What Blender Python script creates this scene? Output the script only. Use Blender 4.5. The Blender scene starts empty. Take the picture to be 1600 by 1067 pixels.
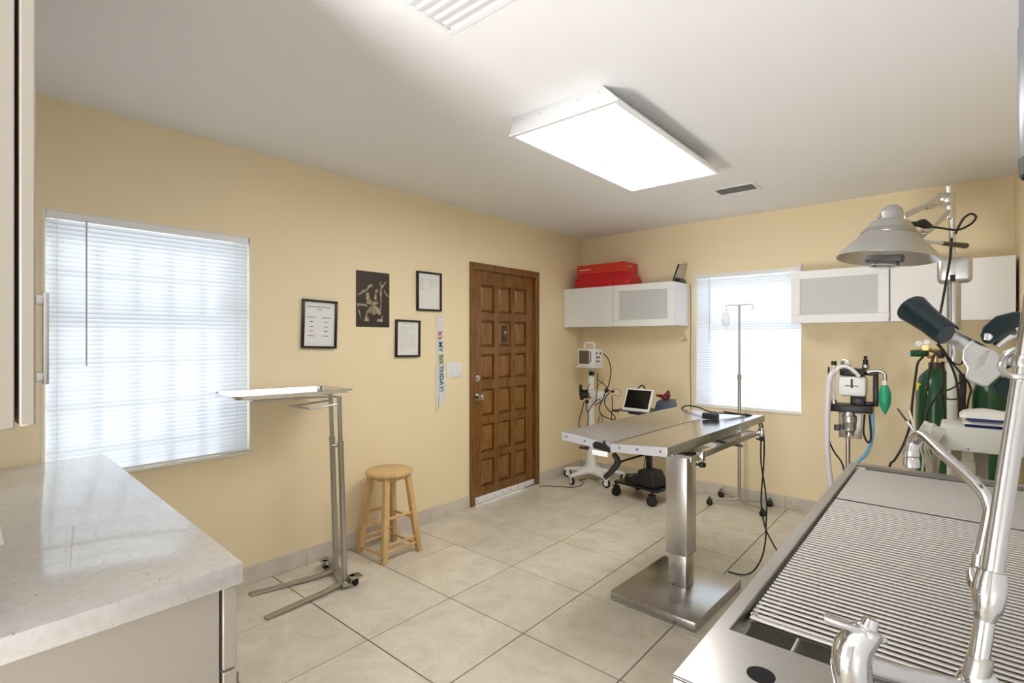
import bpy, bmesh, math, random
from mathutils import Vector, Matrix
random.seed(7)
sc = bpy.context.scene
C = sc.collection
PI = math.pi
R_ = math.radians

# ------------------------------------------------------------------ camera, world, lights, exposure
CAMZ = 1.41
YAW = math.atan(690/802)
cd = bpy.data.cameras.new('camera')
cam = bpy.data.objects.new('camera', cd); C.objects.link(cam)
cam.location = (0, 0, CAMZ); cam.rotation_euler = (PI/2, 0, YAW)
cd.sensor_width = 36; cd.lens = 802/1600*36; cd.shift_y = -3.5/1600
cd.clip_start = .02; cd.clip_end = 100
sc.camera = cam
w = bpy.data.worlds.new('world'); sc.world = w; w.use_nodes = True
bgn = w.node_tree.nodes['Background']
bgn.inputs[0].default_value = (.9, .94, 1, 1); bgn.inputs[1].default_value = 1.55
sc.view_settings.view_transform = 'Standard'; sc.view_settings.look = 'None'
sc.view_settings.exposure = 0.9; sc.view_settings.gamma = 1
sc.view_settings.use_curve_mapping = False
LAMP = 7.5          # strength of the ceiling light diffusers
def area(name, loc, rot, sx, sy, power, col=(1, 1, 1)):
    l = bpy.data.lights.new(name, 'AREA'); l.shape = 'RECTANGLE'; l.size = sx; l.size_y = sy
    l.energy = power; l.color = col
    o = bpy.data.objects.new(name, l); C.objects.link(o); o.location = loc; o.rotation_euler = rot
    return o
# sun on the outside of both windows, softened by haze
sl_ = bpy.data.lights.new('sun', 'SUN'); sl_.energy = 2.6; sl_.angle = R_(12); sl_.color = (.96, .98, 1)
so_ = bpy.data.objects.new('sun', sl_); C.objects.link(so_)
so_.rotation_euler = Vector((.62, -.62, -.48)).to_track_quat('-Z', 'Y').to_euler()
# added fill light behind the camera, aimed up to brighten the ceiling
bl = area('added_ceiling_fill', (-.95, -1.75, .3), (0, 0, 0), 0.6, 1.0, 35, (1, .985, .97))
bl.rotation_euler = Vector((-.15, 1.4, 1.5)).to_track_quat('-Z', 'Y').to_euler(); bl.data.spread = R_(120)

# ------------------------------------------------------------------ helpers
Fv = Vector((-math.sin(YAW), math.cos(YAW), 0)); Rv = Vector((math.cos(YAW), math.sin(YAW), 0))
def A(px, py, Z):
    """room point from a pixel of the photograph and its measured distance"""
    return Fv*Z + Rv*((px-800)/802*Z) + Vector((0, 0, CAMZ - (py-530)/802*Z))
def dist_y(px, y):
    d = Fv + Rv*((px-800)/802); return y/d.y
def AY(px, py, y): return A(px, py, dist_y(px, y))
def AX(px, py, x):
    d = Fv + Rv*((px-800)/802); return A(px, py, x/d.x)

RS = 1.0            # radius correction for round things seen far off the lens axis
class MB:
    def __init__(s): s.v = []; s.f = []
    def add(s, vs, fs, M=None):
        b = len(s.v)
        s.v += [(M @ Vector(p)) if M is not None else Vector(p) for p in vs]
        s.f += [tuple(i+b for i in f) for f in fs]
        return s
    def box(s, x0, x1, y0, y1, z0, z1, M=None):
        return s.add([(x0,y0,z0),(x1,y0,z0),(x1,y1,z0),(x0,y1,z0),(x0,y0,z1),(x1,y0,z1),(x1,y1,z1),(x0,y1,z1)],
            [(0,3,2,1),(4,5,6,7),(0,1,5,4),(1,2,6,5),(2,3,7,6),(3,0,4,7)], M)
    def hexa(s, b, t):
        return s.add(list(b)+list(t), [(0,3,2,1),(4,5,6,7),(0,1,5,4),(1,2,6,5),(2,3,7,6),(3,0,4,7)])
    def frame(s, u0, u1, v0, v1, wd, n0, n1, ax='x', M=None):
        """rectangular frame; ax is the normal axis, u and v the other two"""
        for (a, b, c, d) in ((u0,u1,v0,v0+wd),(u0,u1,v1-wd,v1),(u0,u0+wd,v0+wd,v1-wd),(u1-wd,u1,v0+wd,v1-wd)):
            if ax == 'x': s.box(n0,n1,a,b,c,d,M)
            elif ax == 'y': s.box(a,b,n0,n1,c,d,M)
            else: s.box(a,b,c,d,n0,n1,M)
        return s
    def ring(s, c, ax, up, r, n):
        r = r*RS
        sd = ax.cross(up).normalized()
        return [c + (up*math.cos(2*PI*i/n) + sd*math.sin(2*PI*i/n))*r for i in range(n)]
    def loft(s, rings, caps=True, closed=False):
        n = len(rings[0]); vs = [p for r in rings for p in r]; fs = []
        m = len(rings)
        for k in range(m if closed else m-1):
            a = k*n; b = ((k+1) % m)*n
            for i in range(n):
                j = (i+1) % n
                fs.append((a+i, b+i, b+j, a+j))
        if caps and not closed:
            fs.append(tuple(range(n))); fs.append(tuple(reversed(range((m-1)*n, m*n))))
        return s.add(vs, fs)
    def cyl(s, p0, p1, r0, r1=None, n=16):
        p0 = Vector(p0); p1 = Vector(p1); ax = (p1-p0).normalized()
        up = ax.orthogonal().normalized()
        return s.loft([s.ring(p0, ax, up, r0, n), s.ring(p1, ax, up, r0 if r1 is None else r1, n)])
    def lathe(s, prof, o=(0,0,0), axis=(0,0,1), n=28, caps=True):
        o = Vector(o); ax = Vector(axis).normalized(); up = ax.orthogonal().normalized()
        return s.loft([s.ring(o+ax*z, ax, up, max(r, .0004), n) for r, z in prof], caps)
    def tube(s, pts, r, n=8, sub=5, closed=False):
        P = [Vector(p) for p in pts]
        if sub > 1 and len(P) > 2:
            Q = []; m = len(P); rs = []
            rr = r if isinstance(r, (list, tuple)) else [r]*m
            for i in range(m if closed else m-1):
                g = (lambda k: P[k % m]) if closed else (lambda k: P[min(max(k, 0), m-1)])
                p0, p1, p2, p3 = g(i-1), g(i), g(i+1), g(i+2)
                for k in range(sub):
                    t = k/sub
                    Q.append(.5*((2*p1)+(p2-p0)*t+(2*p0-5*p1+4*p2-p3)*t*t+(3*p1-p0-3*p2+p3)*t**3))
                    rs.append(rr[i]*(1-t)+rr[(i+1) % m]*t)
            if not closed: Q.append(P[-1]); rs.append(rr[-1])
        else:
            Q = P; rs = r if isinstance(r, (list, tuple)) else [r]*len(P)
        up = None; rings = []
        for i, p in enumerate(Q):
            if closed: t = Q[(i+1) % len(Q)]-Q[i-1]
            else: t = Q[min(i+1, len(Q)-1)]-Q[max(i-1, 0)]
            t.normalize()
            if up is None: up = t.orthogonal().normalized()
            up = (up - t*up.dot(t))
            up = up.normalized() if up.length > 1e-6 else t.orthogonal().normalized()
            rings.append(s.ring(p, t, up, rs[i], n))
        return s.loft(rings, closed=closed)
    def prism(s, poly, h0, h1, M=None):
        n = len(poly)
        return s.add([(a,b,h0) for a,b in poly]+[(a,b,h1) for a,b in poly],
            [tuple(reversed(range(n))), tuple(range(n, 2*n))]+[(i,(i+1)%n,n+(i+1)%n,n+i) for i in range(n)], M)
    def ball(s, c, r, n=16, sz=(1,1,1)):
        rings = []
        for k in range(1, 9):
            a = PI*k/9
            rings.append([Vector(c)+Vector((math.sin(a)*math.cos(2*PI*i/n)*r*sz[0], math.sin(a)*math.sin(2*PI*i/n)*r*sz[1], math.cos(a)*r*sz[2])) for i in range(n)])
        return s.loft(rings)

def wm(o):
    M = Matrix.Identity(4)
    while o: M = o.matrix_basis @ M; o = o.parent
    return M
def build(name, mb, mat, inv, bev=0, seg=2, sub=0, disp=None):
    me = bpy.data.meshes.new(name)
    me.from_pydata([inv @ v for v in mb.v], [], mb.f)
    bm = bmesh.new(); bm.from_mesh(me)
    bmesh.ops.recalc_face_normals(bm, faces=bm.faces)
    if bev:
        es = [e for e in bm.edges if len(e.link_faces) == 2 and e.calc_face_angle(0) > .6]
        bmesh.ops.bevel(bm, geom=es, offset=bev, segments=seg, affect='EDGES', clamp_overlap=True, profile=.5)
    bm.to_mesh(me); bm.free()
    me.materials.append(mat)
    me.polygons.foreach_set('use_smooth', [True]*len(me.polygons))
    me.set_sharp_from_angle(angle=R_(38))
    return me
def part(name, mb, mat, parent, bev=0, seg=2, label=None, kind=None):
    me = build(name, mb, mat, wm(parent).inverted(), bev, seg)
    o = bpy.data.objects.new(name, me); C.objects.link(o); o.parent = parent
    if label: o['label'] = label
    if kind: o['kind'] = kind
    return o
def thing(name, label, cat, loc=(0,0,0), rz=0, group=None):
    o = bpy.data.objects.new(name, None); C.objects.link(o); o.empty_display_size = .1
    o.location = loc; o.rotation_euler = (0, 0, rz)
    o['label'] = label; o['category'] = cat
    if group: o['group'] = group
    return o
def solo(name, mb, mat, label, cat, loc=(0,0,0), bev=0, group=None, seg=2):
    me = build(name, mb, mat, Matrix.Translation(Vector(loc)).inverted(), bev, seg)
    o = bpy.data.objects.new(name, me); C.objects.link(o); o.location = loc
    o['label'] = label; o['category'] = cat
    if group: o['group'] = group
    return o
def struct(name, mb, mat, bev=0):
    me = build(name, mb, mat, Matrix.Identity(4), bev)
    o = bpy.data.objects.new(name, me); C.objects.link(o); o['kind'] = 'structure'
    return o

# ------------------------------------------------------------------ materials
def srgb(r, g, b):
    f = lambda c: (c/255/12.92) if c/255 <= .04045 else ((c/255+.055)/1.055)**2.4
    return (f(r), f(g), f(b), 1)
def mat(name, col, rough=.5, metal=0, spec=.5, noise=0, nscale=8, bump=0, bscale=60, coat=0, stretch=None, col2=None, aniso=0, trans=0, alpha=1):
    m = bpy.data.materials.new(name); m.use_nodes = True
    nt = m.node_tree; b = nt.nodes['Principled BSDF']
    b.inputs['Base Color'].default_value = col; b.inputs['Roughness'].default_value = rough
    b.inputs['Metallic'].default_value = metal; b.inputs['Specular IOR Level'].default_value = spec
    b.inputs['Coat Weight'].default_value = coat; b.inputs['Transmission Weight'].default_value = trans
    b.inputs['Alpha'].default_value = alpha
    tc = nt.nodes.new('ShaderNodeTexCoord'); mp = nt.nodes.new('ShaderNodeMapping')
    nt.links.new(tc.outputs['Object'], mp.inputs[0])
    if stretch: mp.inputs['Scale'].default_value = stretch
    nz = nt.nodes.new('ShaderNodeTexNoise'); nz.inputs['Scale'].default_value = nscale; nz.inputs['Detail'].default_value = 6
    nt.links.new(mp.outputs[0], nz.inputs['Vector'])
    if noise or col2:
        cr = nt.nodes.new('ShaderNodeValToRGB')
        c2 = col2 or tuple(c*(1-noise) for c in col[:3])+(1,)
        cr.color_ramp.elements[0].position = .3; cr.color_ramp.elements[1].position = .7
        cr.color_ramp.elements[0].color = c2; cr.color_ramp.elements[1].color = col
        nt.links.new(nz.outputs[0], cr.inputs[0]); nt.links.new(cr.outputs[0], b.inputs['Base Color'])
    if bump:
        n2 = nt.nodes.new('ShaderNodeTexNoise'); n2.inputs['Scale'].default_value = bscale; n2.inputs['Detail'].default_value = 4
        nt.links.new(mp.outputs[0], n2.inputs['Vector'])
        bp = nt.nodes.new('ShaderNodeBump'); bp.inputs['Strength'].default_value = bump; bp.inputs['Distance'].default_value = .01
        nt.links.new(n2.outputs[0], bp.inputs['Height']); nt.links.new(bp.outputs[0], b.inputs['Normal'])
    return m
def brushed(name, col, rough, stretch, var=.12):
    """brushed metal: roughness streaks along one direction"""
    m = mat(name, col, rough, 1)
    nt = m.node_tree; b = nt.nodes['Principled BSDF']
    nz = [n for n in nt.nodes if n.type == 'TEX_NOISE'][0]; mp = [n for n in nt.nodes if n.type == 'MAPPING'][0]
    mp.inputs['Scale'].default_value = stretch; nz.inputs['Scale'].default_value = 5
    mr = nt.nodes.new('ShaderNodeMapRange'); mr.inputs['To Min'].default_value = rough-var/4; mr.inputs['To Max'].default_value = rough+var/3
    nt.links.new(nz.outputs[0], mr.inputs['Value']); nt.links.new(mr.outputs[0], b.inputs['Roughness'])
    return m
M = {}
M['wall'] = mat('yellow_wall_paint', srgb(251, 234, 196), .55, bump=.08, bscale=180, noise=.02, nscale=2)
M['ceiling'] = mat('ceiling_paint', srgb(246, 246, 247), .8, bump=.05, bscale=120)
M['reflection_panel'] = mat('reflection_panel_white', srgb(226, 226, 226), .35)
M['plain'] = mat('plain_wall_paint', srgb(228, 226, 222), .7)
M['grout'] = mat('grout', srgb(112, 98, 82), .9)
M['white'] = mat('white_lacquer', srgb(246, 247, 249), .25)
M['whiteplastic'] = mat('white_plastic', srgb(242, 243, 243), .4)
M['trim'] = mat('cream_reveal_paint', srgb(245, 241, 226), .5)
M['beige'] = mat('beige_cabinet_laminate', srgb(172, 164, 153), .45)
M['steel'] = brushed('brushed_stainless', (.50, .495, .49, 1), .26, (4, 300, 4))
M['steel_top'] = brushed('table_stainless', (.72, .715, .72, 1), .15, (120, 3, 3), .05)
M['steel_v'] = brushed('column_stainless', (.64, .62, .6, 1), .3, (120, 120, .6), .04)
M['steel_dark'] = brushed('dull_stainless', (.5, .49, .47, 1), .3, (1, 1, 20))
M['steel_rod'] = mat('rod_stainless', (.5, .48, .455, 1), .3, 1)
M['alu'] = mat('cast_aluminium', (.6, .6, .59, 1), .34, 1)
M['chrome'] = mat('chrome', (.66, .67, .69, 1), .06, 1)
M['chrome_worn'] = mat('worn_chrome', (.58, .58, .59, 1), .16, 1)
M['black'] = mat('black_plastic', srgb(22, 21, 21), .4)
M['rubber'] = mat('black_rubber', srgb(26, 25, 24), .6)
M['blackframe'] = mat('black_picture_frame', srgb(18, 16, 15), .35)
M['screen'] = mat('dark_screen', srgb(20, 20, 20), .12)
M['screen_brown'] = mat('idle_brown_screen', srgb(110, 96, 76), .3)
M['paper'] = mat('white_paper', srgb(240, 240, 238), .7)
M['ink'] = mat('grey_ink', srgb(110, 108, 108), .8)
M['inkpale'] = mat('pale_ink', srgb(190, 186, 188), .8)
M['green_tank'] = mat('green_cylinder_paint', srgb(26, 80, 48), .25, noise=.2, nscale=3)
M['green_bag'] = mat('green_rubber_bag', srgb(38, 170, 125), .35)
M['teal'] = mat('dark_teal_rubber', srgb(3, 24, 28), .32, spec=.3)
M['yellow'] = mat('yellow_label', srgb(235, 215, 40), .5)
M['red'] = mat('red_cardboard', srgb(214, 58, 40), .5)
M['redbag'] = mat('red_plastic_film', srgb(205, 26, 40), .22, bump=.9, bscale=14)
M['brass'] = mat('brass', (.6, .42, .2, 1), .3, 1)
M['blue'] = mat('navy_cloth', srgb(38, 42, 120), .8)
M['palecloth'] = mat('wrapped_white_cloth', srgb(225, 224, 222), .3, bump=.5, bscale=30)
M['bluetube'] = mat('blue_tube', srgb(110, 175, 215), .3)
M['hose'] = mat('pale_corrugated_hose', srgb(222, 220, 228), .35)
M['greyblue'] = mat('grey_blue_plastic', srgb(76, 82, 98), .45)
M['darkred'] = mat('dark_red_plastic', srgb(105, 28, 32), .5)
M['putty'] = mat('putty_enamel', srgb(206, 206, 196), .35)
M['creamplastic'] = mat('cream_plastic', srgb(226, 222, 205), .4)
M['greycol'] = mat('taupe_enamel', srgb(178, 168, 152), .45)
M['brownbake'] = mat('dark_bakelite', srgb(70, 56, 46), .4)
M['darkgrey'] = mat('dark_grey_metal', srgb(74, 74, 74), .4, .4)
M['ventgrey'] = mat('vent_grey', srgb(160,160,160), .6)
M['barrelgrey'] = mat('grey_barrel_metal', srgb(150, 154, 162), .35, .6)
M['apron'] = mat('apron_steel_baked_reflection', srgb(214, 214, 222), .32, .45)  # base colour lightened to paint in the apron's bright reflection
M['holeblack'] = mat('hole_black', srgb(6, 6, 6), .9)
M['baglight'] = mat('clear_bag_plastic', srgb(235, 238, 242), .15, alpha=.35)

def emit(name, col, s):
    m = bpy.data.materials.new(name); m.use_nodes = True; nt = m.node_tree
    nt.nodes.remove(nt.nodes['Principled BSDF'])
    e = nt.nodes.new('ShaderNodeEmission'); e.inputs[0].default_value = col; e.inputs[1].default_value = s
    nt.links.new(e.outputs[0], nt.nodes['Material Output'].inputs[0]); return m
M['diffuser'] = emit('lit_diffuser', (1, .97, .92, 1), LAMP)
def slatmat():
    m = bpy.data.materials.new('blind_slat_vinyl'); m.use_nodes = True; nt = m.node_tree
    b = nt.nodes['Principled BSDF']; b.inputs['Base Color'].default_value = srgb(240, 240, 243); b.inputs['Roughness'].default_value = .35
    t = nt.nodes.new('ShaderNodeBsdfTranslucent'); t.inputs[0].default_value = (.9, .92, .96, 1)
    mx = nt.nodes.new('ShaderNodeMixShader'); mx.inputs[0].default_value = .6
    nt.links.new(b.outputs[0], mx.inputs[1]); nt.links.new(t.outputs[0], mx.inputs[2])
    nt.links.new(mx.outputs[0], nt.nodes['Material Output'].inputs[0]); return m
M['slat'] = slatmat()
def glassmat(name, tint, gl=.12):
    m = bpy.data.materials.new(name); m.use_nodes = True; nt = m.node_tree
    nt.nodes.remove(nt.nodes['Principled BSDF'])
    t = nt.nodes.new('ShaderNodeBsdfTransparent'); t.inputs[0].default_value = tint
    g = nt.nodes.new('ShaderNodeBsdfGlossy'); g.inputs['Roughness'].default_value = .03
    mx = nt.nodes.new('ShaderNodeMixShader'); mx.inputs[0].default_value = .05
    nt.links.new(t.outputs[0], mx.inputs[1]); nt.links.new(g.outputs[0], mx.inputs[2])
    nt.links.new(mx.outputs[0], nt.nodes['Material Output'].inputs[0]); return m
M['glass'] = glassmat('window_glass', (.95, .97, .97, 1))
def frosted():
    m = bpy.data.materials.new('frosted_glass'); m.use_nodes = True; nt = m.node_tree
    b = nt.nodes['Principled BSDF']; b.inputs['Base Color'].default_value = srgb(228, 230, 230); b.inputs['Roughness'].default_value = .25
    t = nt.nodes.new('ShaderNodeBsdfTranslucent'); t.inputs[0].default_value = (.8, .82, .82, 1)
    mx = nt.nodes.new('ShaderNodeMixShader'); mx.inputs[0].default_value = .2
    nt.links.new(b.outputs[0], mx.inputs[1]); nt.links.new(t.outputs[0], mx.inputs[2])
    nt.links.new(mx.outputs[0], nt.nodes['Material Output'].inputs[0]); return m
M['frosted'] = frosted()
def woodmat(name, c1, c2, scale, stretch, rough=.35):
    m = bpy.data.materials.new(name); m.use_nodes = True; nt = m.node_tree; b = nt.nodes['Principled BSDF']
    b.inputs['Roughness'].default_value = rough
    tc = nt.nodes.new('ShaderNodeTexCoord'); mp = nt.nodes.new('ShaderNodeMapping'); mp.inputs['Scale'].default_value = stretch
    nz = nt.nodes.new('ShaderNodeTexNoise'); nz.inputs['Scale'].default_value = scale; nz.inputs['Detail'].default_value = 8; nz.inputs['Distortion'].default_value = .6
    cr = nt.nodes.new('ShaderNodeValToRGB'); cr.color_ramp.elements[0].position = .32; cr.color_ramp.elements[1].position = .68
    cr.color_ramp.elements[0].color = c1; cr.color_ramp.elements[1].color = c2
    nt.links.new(tc.outputs['Object'], mp.inputs[0]); nt.links.new(mp.outputs[0], nz.inputs['Vector'])
    nt.links.new(nz.outputs[0], cr.inputs[0]); nt.links.new(cr.outputs[0], b.inputs['Base Color'])
    return m
M['doorwood'] = woodmat('stained_door_wood', srgb(106, 70, 30), srgb(148, 102, 48), 6, (8, 8, 1))
M['doorpanel'] = woodmat('stained_panel_wood', srgb(118, 80, 36), srgb(158, 112, 56), 6, (8, 8, 1))
M['stoolwood'] = woodmat('light_stool_wood', srgb(206, 168, 110), srgb(224, 190, 136), 5, (7, 7, 1.2), .3)
def tilemat(name, a, b_, rough=.35):
    m = bpy.data.materials.new(name); m.use_nodes = True; nt = m.node_tree; b = nt.nodes['Principled BSDF']
    b.inputs['Roughness'].default_value = rough
    geo = nt.nodes.new('ShaderNodeNewGeometry')
    oi = nt.nodes.new('ShaderNodeObjectInfo')
    nz = nt.nodes.new('ShaderNodeTexNoise'); nz.inputs['Scale'].default_value = 5; nz.inputs['Detail'].default_value = 9; nz.inputs['Roughness'].default_value = .65; nz.inputs['Distortion'].default_value = .8
    n2 = nt.nodes.new('ShaderNodeTexNoise'); n2.inputs['Scale'].default_value = 28; n2.inputs['Detail'].default_value = 5
    nt.links.new(geo.outputs['Position'], nz.inputs['Vector']); nt.links.new(geo.outputs['Position'], n2.inputs['Vector'])
    cr = nt.nodes.new('ShaderNodeValToRGB'); cr.color_ramp.elements[0].position = .3; cr.color_ramp.elements[1].position = .62
    cr.color_ramp.elements[0].color = a; cr.color_ramp.elements[1].color = b_
    nt.links.new(nz.outputs[0], cr.inputs[0])
    c2 = nt.nodes.new('ShaderNodeValToRGB'); c2.color_ramp.elements[0].position = .27; c2.color_ramp.elements[1].position = .38
    c2.color_ramp.elements[0].color = (.78, .74, .68, 1); c2.color_ramp.elements[1].color = (1, 1, 1, 1)
    nt.links.new(n2.outputs[0], c2.inputs[0])
    mu = nt.nodes.new('ShaderNodeMix'); mu.data_type = 'RGBA'; mu.blend_type = 'MULTIPLY'; mu.inputs[0].default_value = .6
    nt.links.new(cr.outputs[0], mu.inputs[6]); nt.links.new(c2.outputs[0], mu.inputs[7])
    mr = nt.nodes.new('ShaderNodeMapRange'); mr.inputs['To Min'].default_value = .95; mr.inputs['To Max'].default_value = 1.03
    nt.links.new(oi.outputs['Random'], mr.inputs['Value'])
    hs = nt.nodes.new('ShaderNodeHueSaturation'); nt.links.new(mr.outputs[0], hs.inputs['Value']); nt.links.new(mu.outputs[2], hs.inputs['Color'])
    nt.links.new(hs.outputs[0], b.inputs['Base Color'])
    return m
M['tile'] = tilemat('floor_tile_stone', srgb(205, 196, 178), srgb(224, 217, 202), .27)
M['basetile'] = tilemat('baseboard_tile_stone', srgb(205, 196, 182), srgb(224, 216, 204), .4)
def quartz():
    m = bpy.data.materials.new('speckled_quartz'); m.use_nodes = True; nt = m.node_tree; b = nt.nodes['Principled BSDF']
    b.inputs['Roughness'].default_value = .05; b.inputs['Specular IOR Level'].default_value = .5; b.inputs['IOR'].default_value = 2.0
    geo = nt.nodes.new('ShaderNodeNewGeometry')
    v = nt.nodes.new('ShaderNodeTexVoronoi'); v.inputs['Scale'].default_value = 85
    n = nt.nodes.new('ShaderNodeTexNoise'); n.inputs['Scale'].default_value = 60; n.inputs['Detail'].default_value = 6
    nt.links.new(geo.outputs['Position'], v.inputs['Vector']); nt.links.new(geo.outputs['Position'], n.inputs['Vector'])
    cr = nt.nodes.new('ShaderNodeValToRGB')
    e = cr.color_ramp.elements; e[0].position = .0; e[0].color = srgb(96, 78, 60); e[1].position = .20; e[1].color = srgb(170, 160, 148)
    e2 = e.new(.28); e2.color = srgb(203, 201, 199)
    # sparse flakes: the cell's random value gates the flake
    sp = nt.nodes.new('ShaderNodeSeparateColor'); nt.links.new(v.outputs['Color'], sp.inputs[0])
    mth = nt.nodes.new('ShaderNodeMath'); mth.operation = 'MULTIPLY_ADD'; mth.inputs[1].default_value = 1.2
    nt.links.new(sp.outputs[0], mth.inputs[0]); nt.links.new(v.outputs['Distance'], mth.inputs[2])
    nt.links.new(mth.outputs[0], cr.inputs[0])
    c2 = nt.nodes.new('ShaderNodeValToRGB'); c2.color_ramp.elements[0].position = .35; c2.color_ramp.elements[1].position = .6
    c2.color_ramp.elements[0].color = (.93, .91, .88, 1); c2.color_ramp.elements[1].color = (1, 1, 1, 1)
    nt.links.new(n.outputs[0], c2.inputs[0])
    mu = nt.nodes.new('ShaderNodeMix'); mu.data_type = 'RGBA'; mu.blend_type = 'MULTIPLY'; mu.inputs[0].default_value = 1
    nt.links.new(cr.outputs[0], mu.inputs[6]); nt.links.new(c2.outputs[0], mu.inputs[7])
    nt.links.new(mu.outputs[2], b.inputs['Base Color']); return m
M['quartz'] = quartz()

# ------------------------------------------------------------------ room shell
XL, XR, YB, YN, H = -3.08, .306, 4.75, -.1, 2.5
XH, YH = -1.33, -2.3                      # the passage behind the camera
def holed(mb, plane, fixed0, fixed1, u0, u1, v0, v1, holes):
    us = sorted({u0, u1, *[h[0] for h in holes], *[h[1] for h in holes]}); vs = sorted({v0, v1, *[h[2] for h in holes], *[h[3] for h in holes]})
    for i in range(len(us)-1):
        for j in range(len(vs)-1):
            cu, cv = (us[i]+us[i+1])/2, (vs[j]+vs[j+1])/2
            if any(h[0] < cu < h[1] and h[2] < cv < h[3] for h in holes): continue
            if plane == 'x': mb.box(fixed0, fixed1, us[i], us[i+1], vs[j], vs[j+1])
            else: mb.box(us[i], us[i+1], fixed0, fixed1, vs[j], vs[j+1])
    return mb
WL = (.365, 1.265, .752, 1.998); DR = (3.07, 3.935, 0, 2.03); WB = (-1.831, -.945, .785, 2.01)
wl = struct('wall_left', holed(MB(), 'x', XL-.16, XL, YN-.1, YB+.15, 0, H, [WL, DR]), M['wall'])
wb = struct('wall_back', holed(MB(), 'y', YB, YB+.16, XL, XR+.1, 0, H, [WB]), M['wall'])
wr = struct('wall_right', MB().box(XR, XR+.1, YH, YB, 0, H), M['wall'])
part('added_reflection_panel', MB().box(XR-.004, XR, YH, 2.75, .1, H-.001), M['reflection_panel'], wr)  # unseen white panel, added so the chrome reflects a neutral tone
struct('wall_near', MB().box(XL, XH, YN-.1, YN, 0, H), M['plain'])
struct('wall_passage_left', MB().box(XH-.1, XH, YH, YN-.1, 0, H), M['plain'])
struct('wall_passage_end', MB().box(XH-.1, XR+.1, YH-.1, YH, 0, H), M['plain'])
struct('ceiling', MB().box(XL-.16, XR+.1, YH-.1, YB+.16, H, H+.1), M['ceiling'])
fl = struct('floor', MB().box(XL-.16, XR+.1, YH-.1, YB+.16, -.12, -.004), M['grout'])
# floor tiles, each one laid on the grout bed
TX0, TY0, TP, G = -2.6, 1.385, .5175, .0028
cache = {}
for i in range(-2, 7):
    for j in range(-8, 8):
        x0 = max(TX0+i*TP, XL); x1 = min(TX0+(i+1)*TP, XR); y0 = max(TY0+j*TP, YH); y1 = min(TY0+(j+1)*TP, YB)
        if x1-x0 < .02 or y1-y0 < .02: continue
        if x1 <= XH+.01 and y1 <= YN+.02: continue
        if x0 < XH and y0 < YN and y1 > YN: y0 = y0 if x1 > XH+.02 else YN
        sx, sy = round(x1-x0, 3), round(y1-y0, 3)
        if (sx, sy) not in cache:
            cache[(sx, sy)] = build('tile', MB().box(-sx/2+G, sx/2-G, -sy/2+G, sy/2-G, -.01, 0), M['tile'], Matrix.Identity(4), .0015, 1)
        t = bpy.data.objects.new('tile', cache[(sx, sy)]); C.objects.link(t)
        t.location = ((x0+x1)/2, (y0+y1)/2, random.uniform(-.0004, .0003)); t.parent = fl
# baseboard tiles
def baseboard(parent, plane, a0, a1, at_, sgn):
    a = a0
    k = 0
    while a < a1-.03:
        b = min(a+.50, a1)
        mb = MB()
        if plane == 'x': mb.box(min(at_, at_+sgn*.011), max(at_, at_+sgn*.011), a+.001, b-.001, 0.0005, .1)
        else: mb.box(a+.001, b-.001, min(at_, at_+sgn*.011), max(at_, at_+sgn*.011), 0.0005, .1)
        part('baseboard_tile', mb, M['basetile'], parent, .0012, 1); a = b
baseboard(wl, 'x', .60, 3.028, XL, 1); baseboard(wl, 'x', 3.98, YB, XL, 1)
baseboard(wb, 'y', XL+.012, XR, YB, -1); baseboard(wr, 'x', 2.6, YB-.012, XR, -1)
# patched paint marks on the back wall
for px in (978, 1007):
    p = AY(px, 551, YB-.0006)
    part('paint_patch', MB().lathe([(.022, 0), (.018, .0004)], p, (0, -1, 0), 14), M['trim'], wb)
p = AY(1047, 358, YB)
part('paint_patch', MB().box(p.x-.008, p.x+.008, YB-.001, YB, H-.12, H-.02), M['trim'], wb)

# windows -----------------------------------------------------------
def window(name, plane, u0, u1, v0, v1, face, out, grid=True):
    """face: room side wall coordinate, out: direction to the outside"""
    o = bpy.data.objects.new(name, None); C.objects.link(o); o['kind'] = 'structure'
    def B(mb, n0, n1, a, b, c, d):
        lo, hi = sorted((face+out*n0, face+out*n1))
        return mb.box(lo, hi, a, b, c, d) if plane == 'x' else mb.box(a, b, lo, hi, c, d)
    f = MB()
    for (a, b, c, d) in ((u0,u1,v0,v0+.04),(u0,u1,v1-.04,v1),(u0,u0+.04,v0+.04,v1-.04),(u1-.04,u1,v0+.04,v1-.04)):
        B(f, .09, .14, a, b, c, d)
    part('window_frame', f, M['trim'], o, .003, 1)
    vm = (v0+v1)/2
    rail = MB(); B(rail, .085, .135, u0+.04, u1-.04, vm+.18, vm+.22); part('meeting_rail', rail, M['trim'], o)
    for k in range(1, 6 if grid else 1):
        a = u0+(u1-u0)*k/6; m = MB(); B(m, .1, .125, a-.004, a+.004, v0+.04, v1-.04); part('muntin', m, M['trim'], o)
    for k in range(1, 6 if grid else 1):
        c = v0+(v1-v0)*k/6; m = MB(); B(m, .101, .124, u0+.04, u1-.04, c-.004, c+.004); part('muntin', m, M['trim'], o)
    g = MB(); B(g, .111, .115, u0+.04, u1-.04, v0+.04, v1-.04); part('pane', g, M['glass'], o)
    s = MB(); B(s, -.012, .09, u0-.0, u1+.0, v0-.0, v0+.012); part('window_sill', s, M['trim'], o, .003)
    r = MB()
    B(r, -.002, .09, u0, u0+.012, v0+.012, v1); B(r, -.002, .09, u1-.006, u1, v0+.012, v1); B(r, .0, .09, u0+.012, u1-.006, v1-.005, v1)
    part('window_reveal', r, M['trim'], o)
    return o
window('window_1', 'x', *WL, XL, -1)
window('window_2', 'y', *WB, YB, 1, False)

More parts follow.
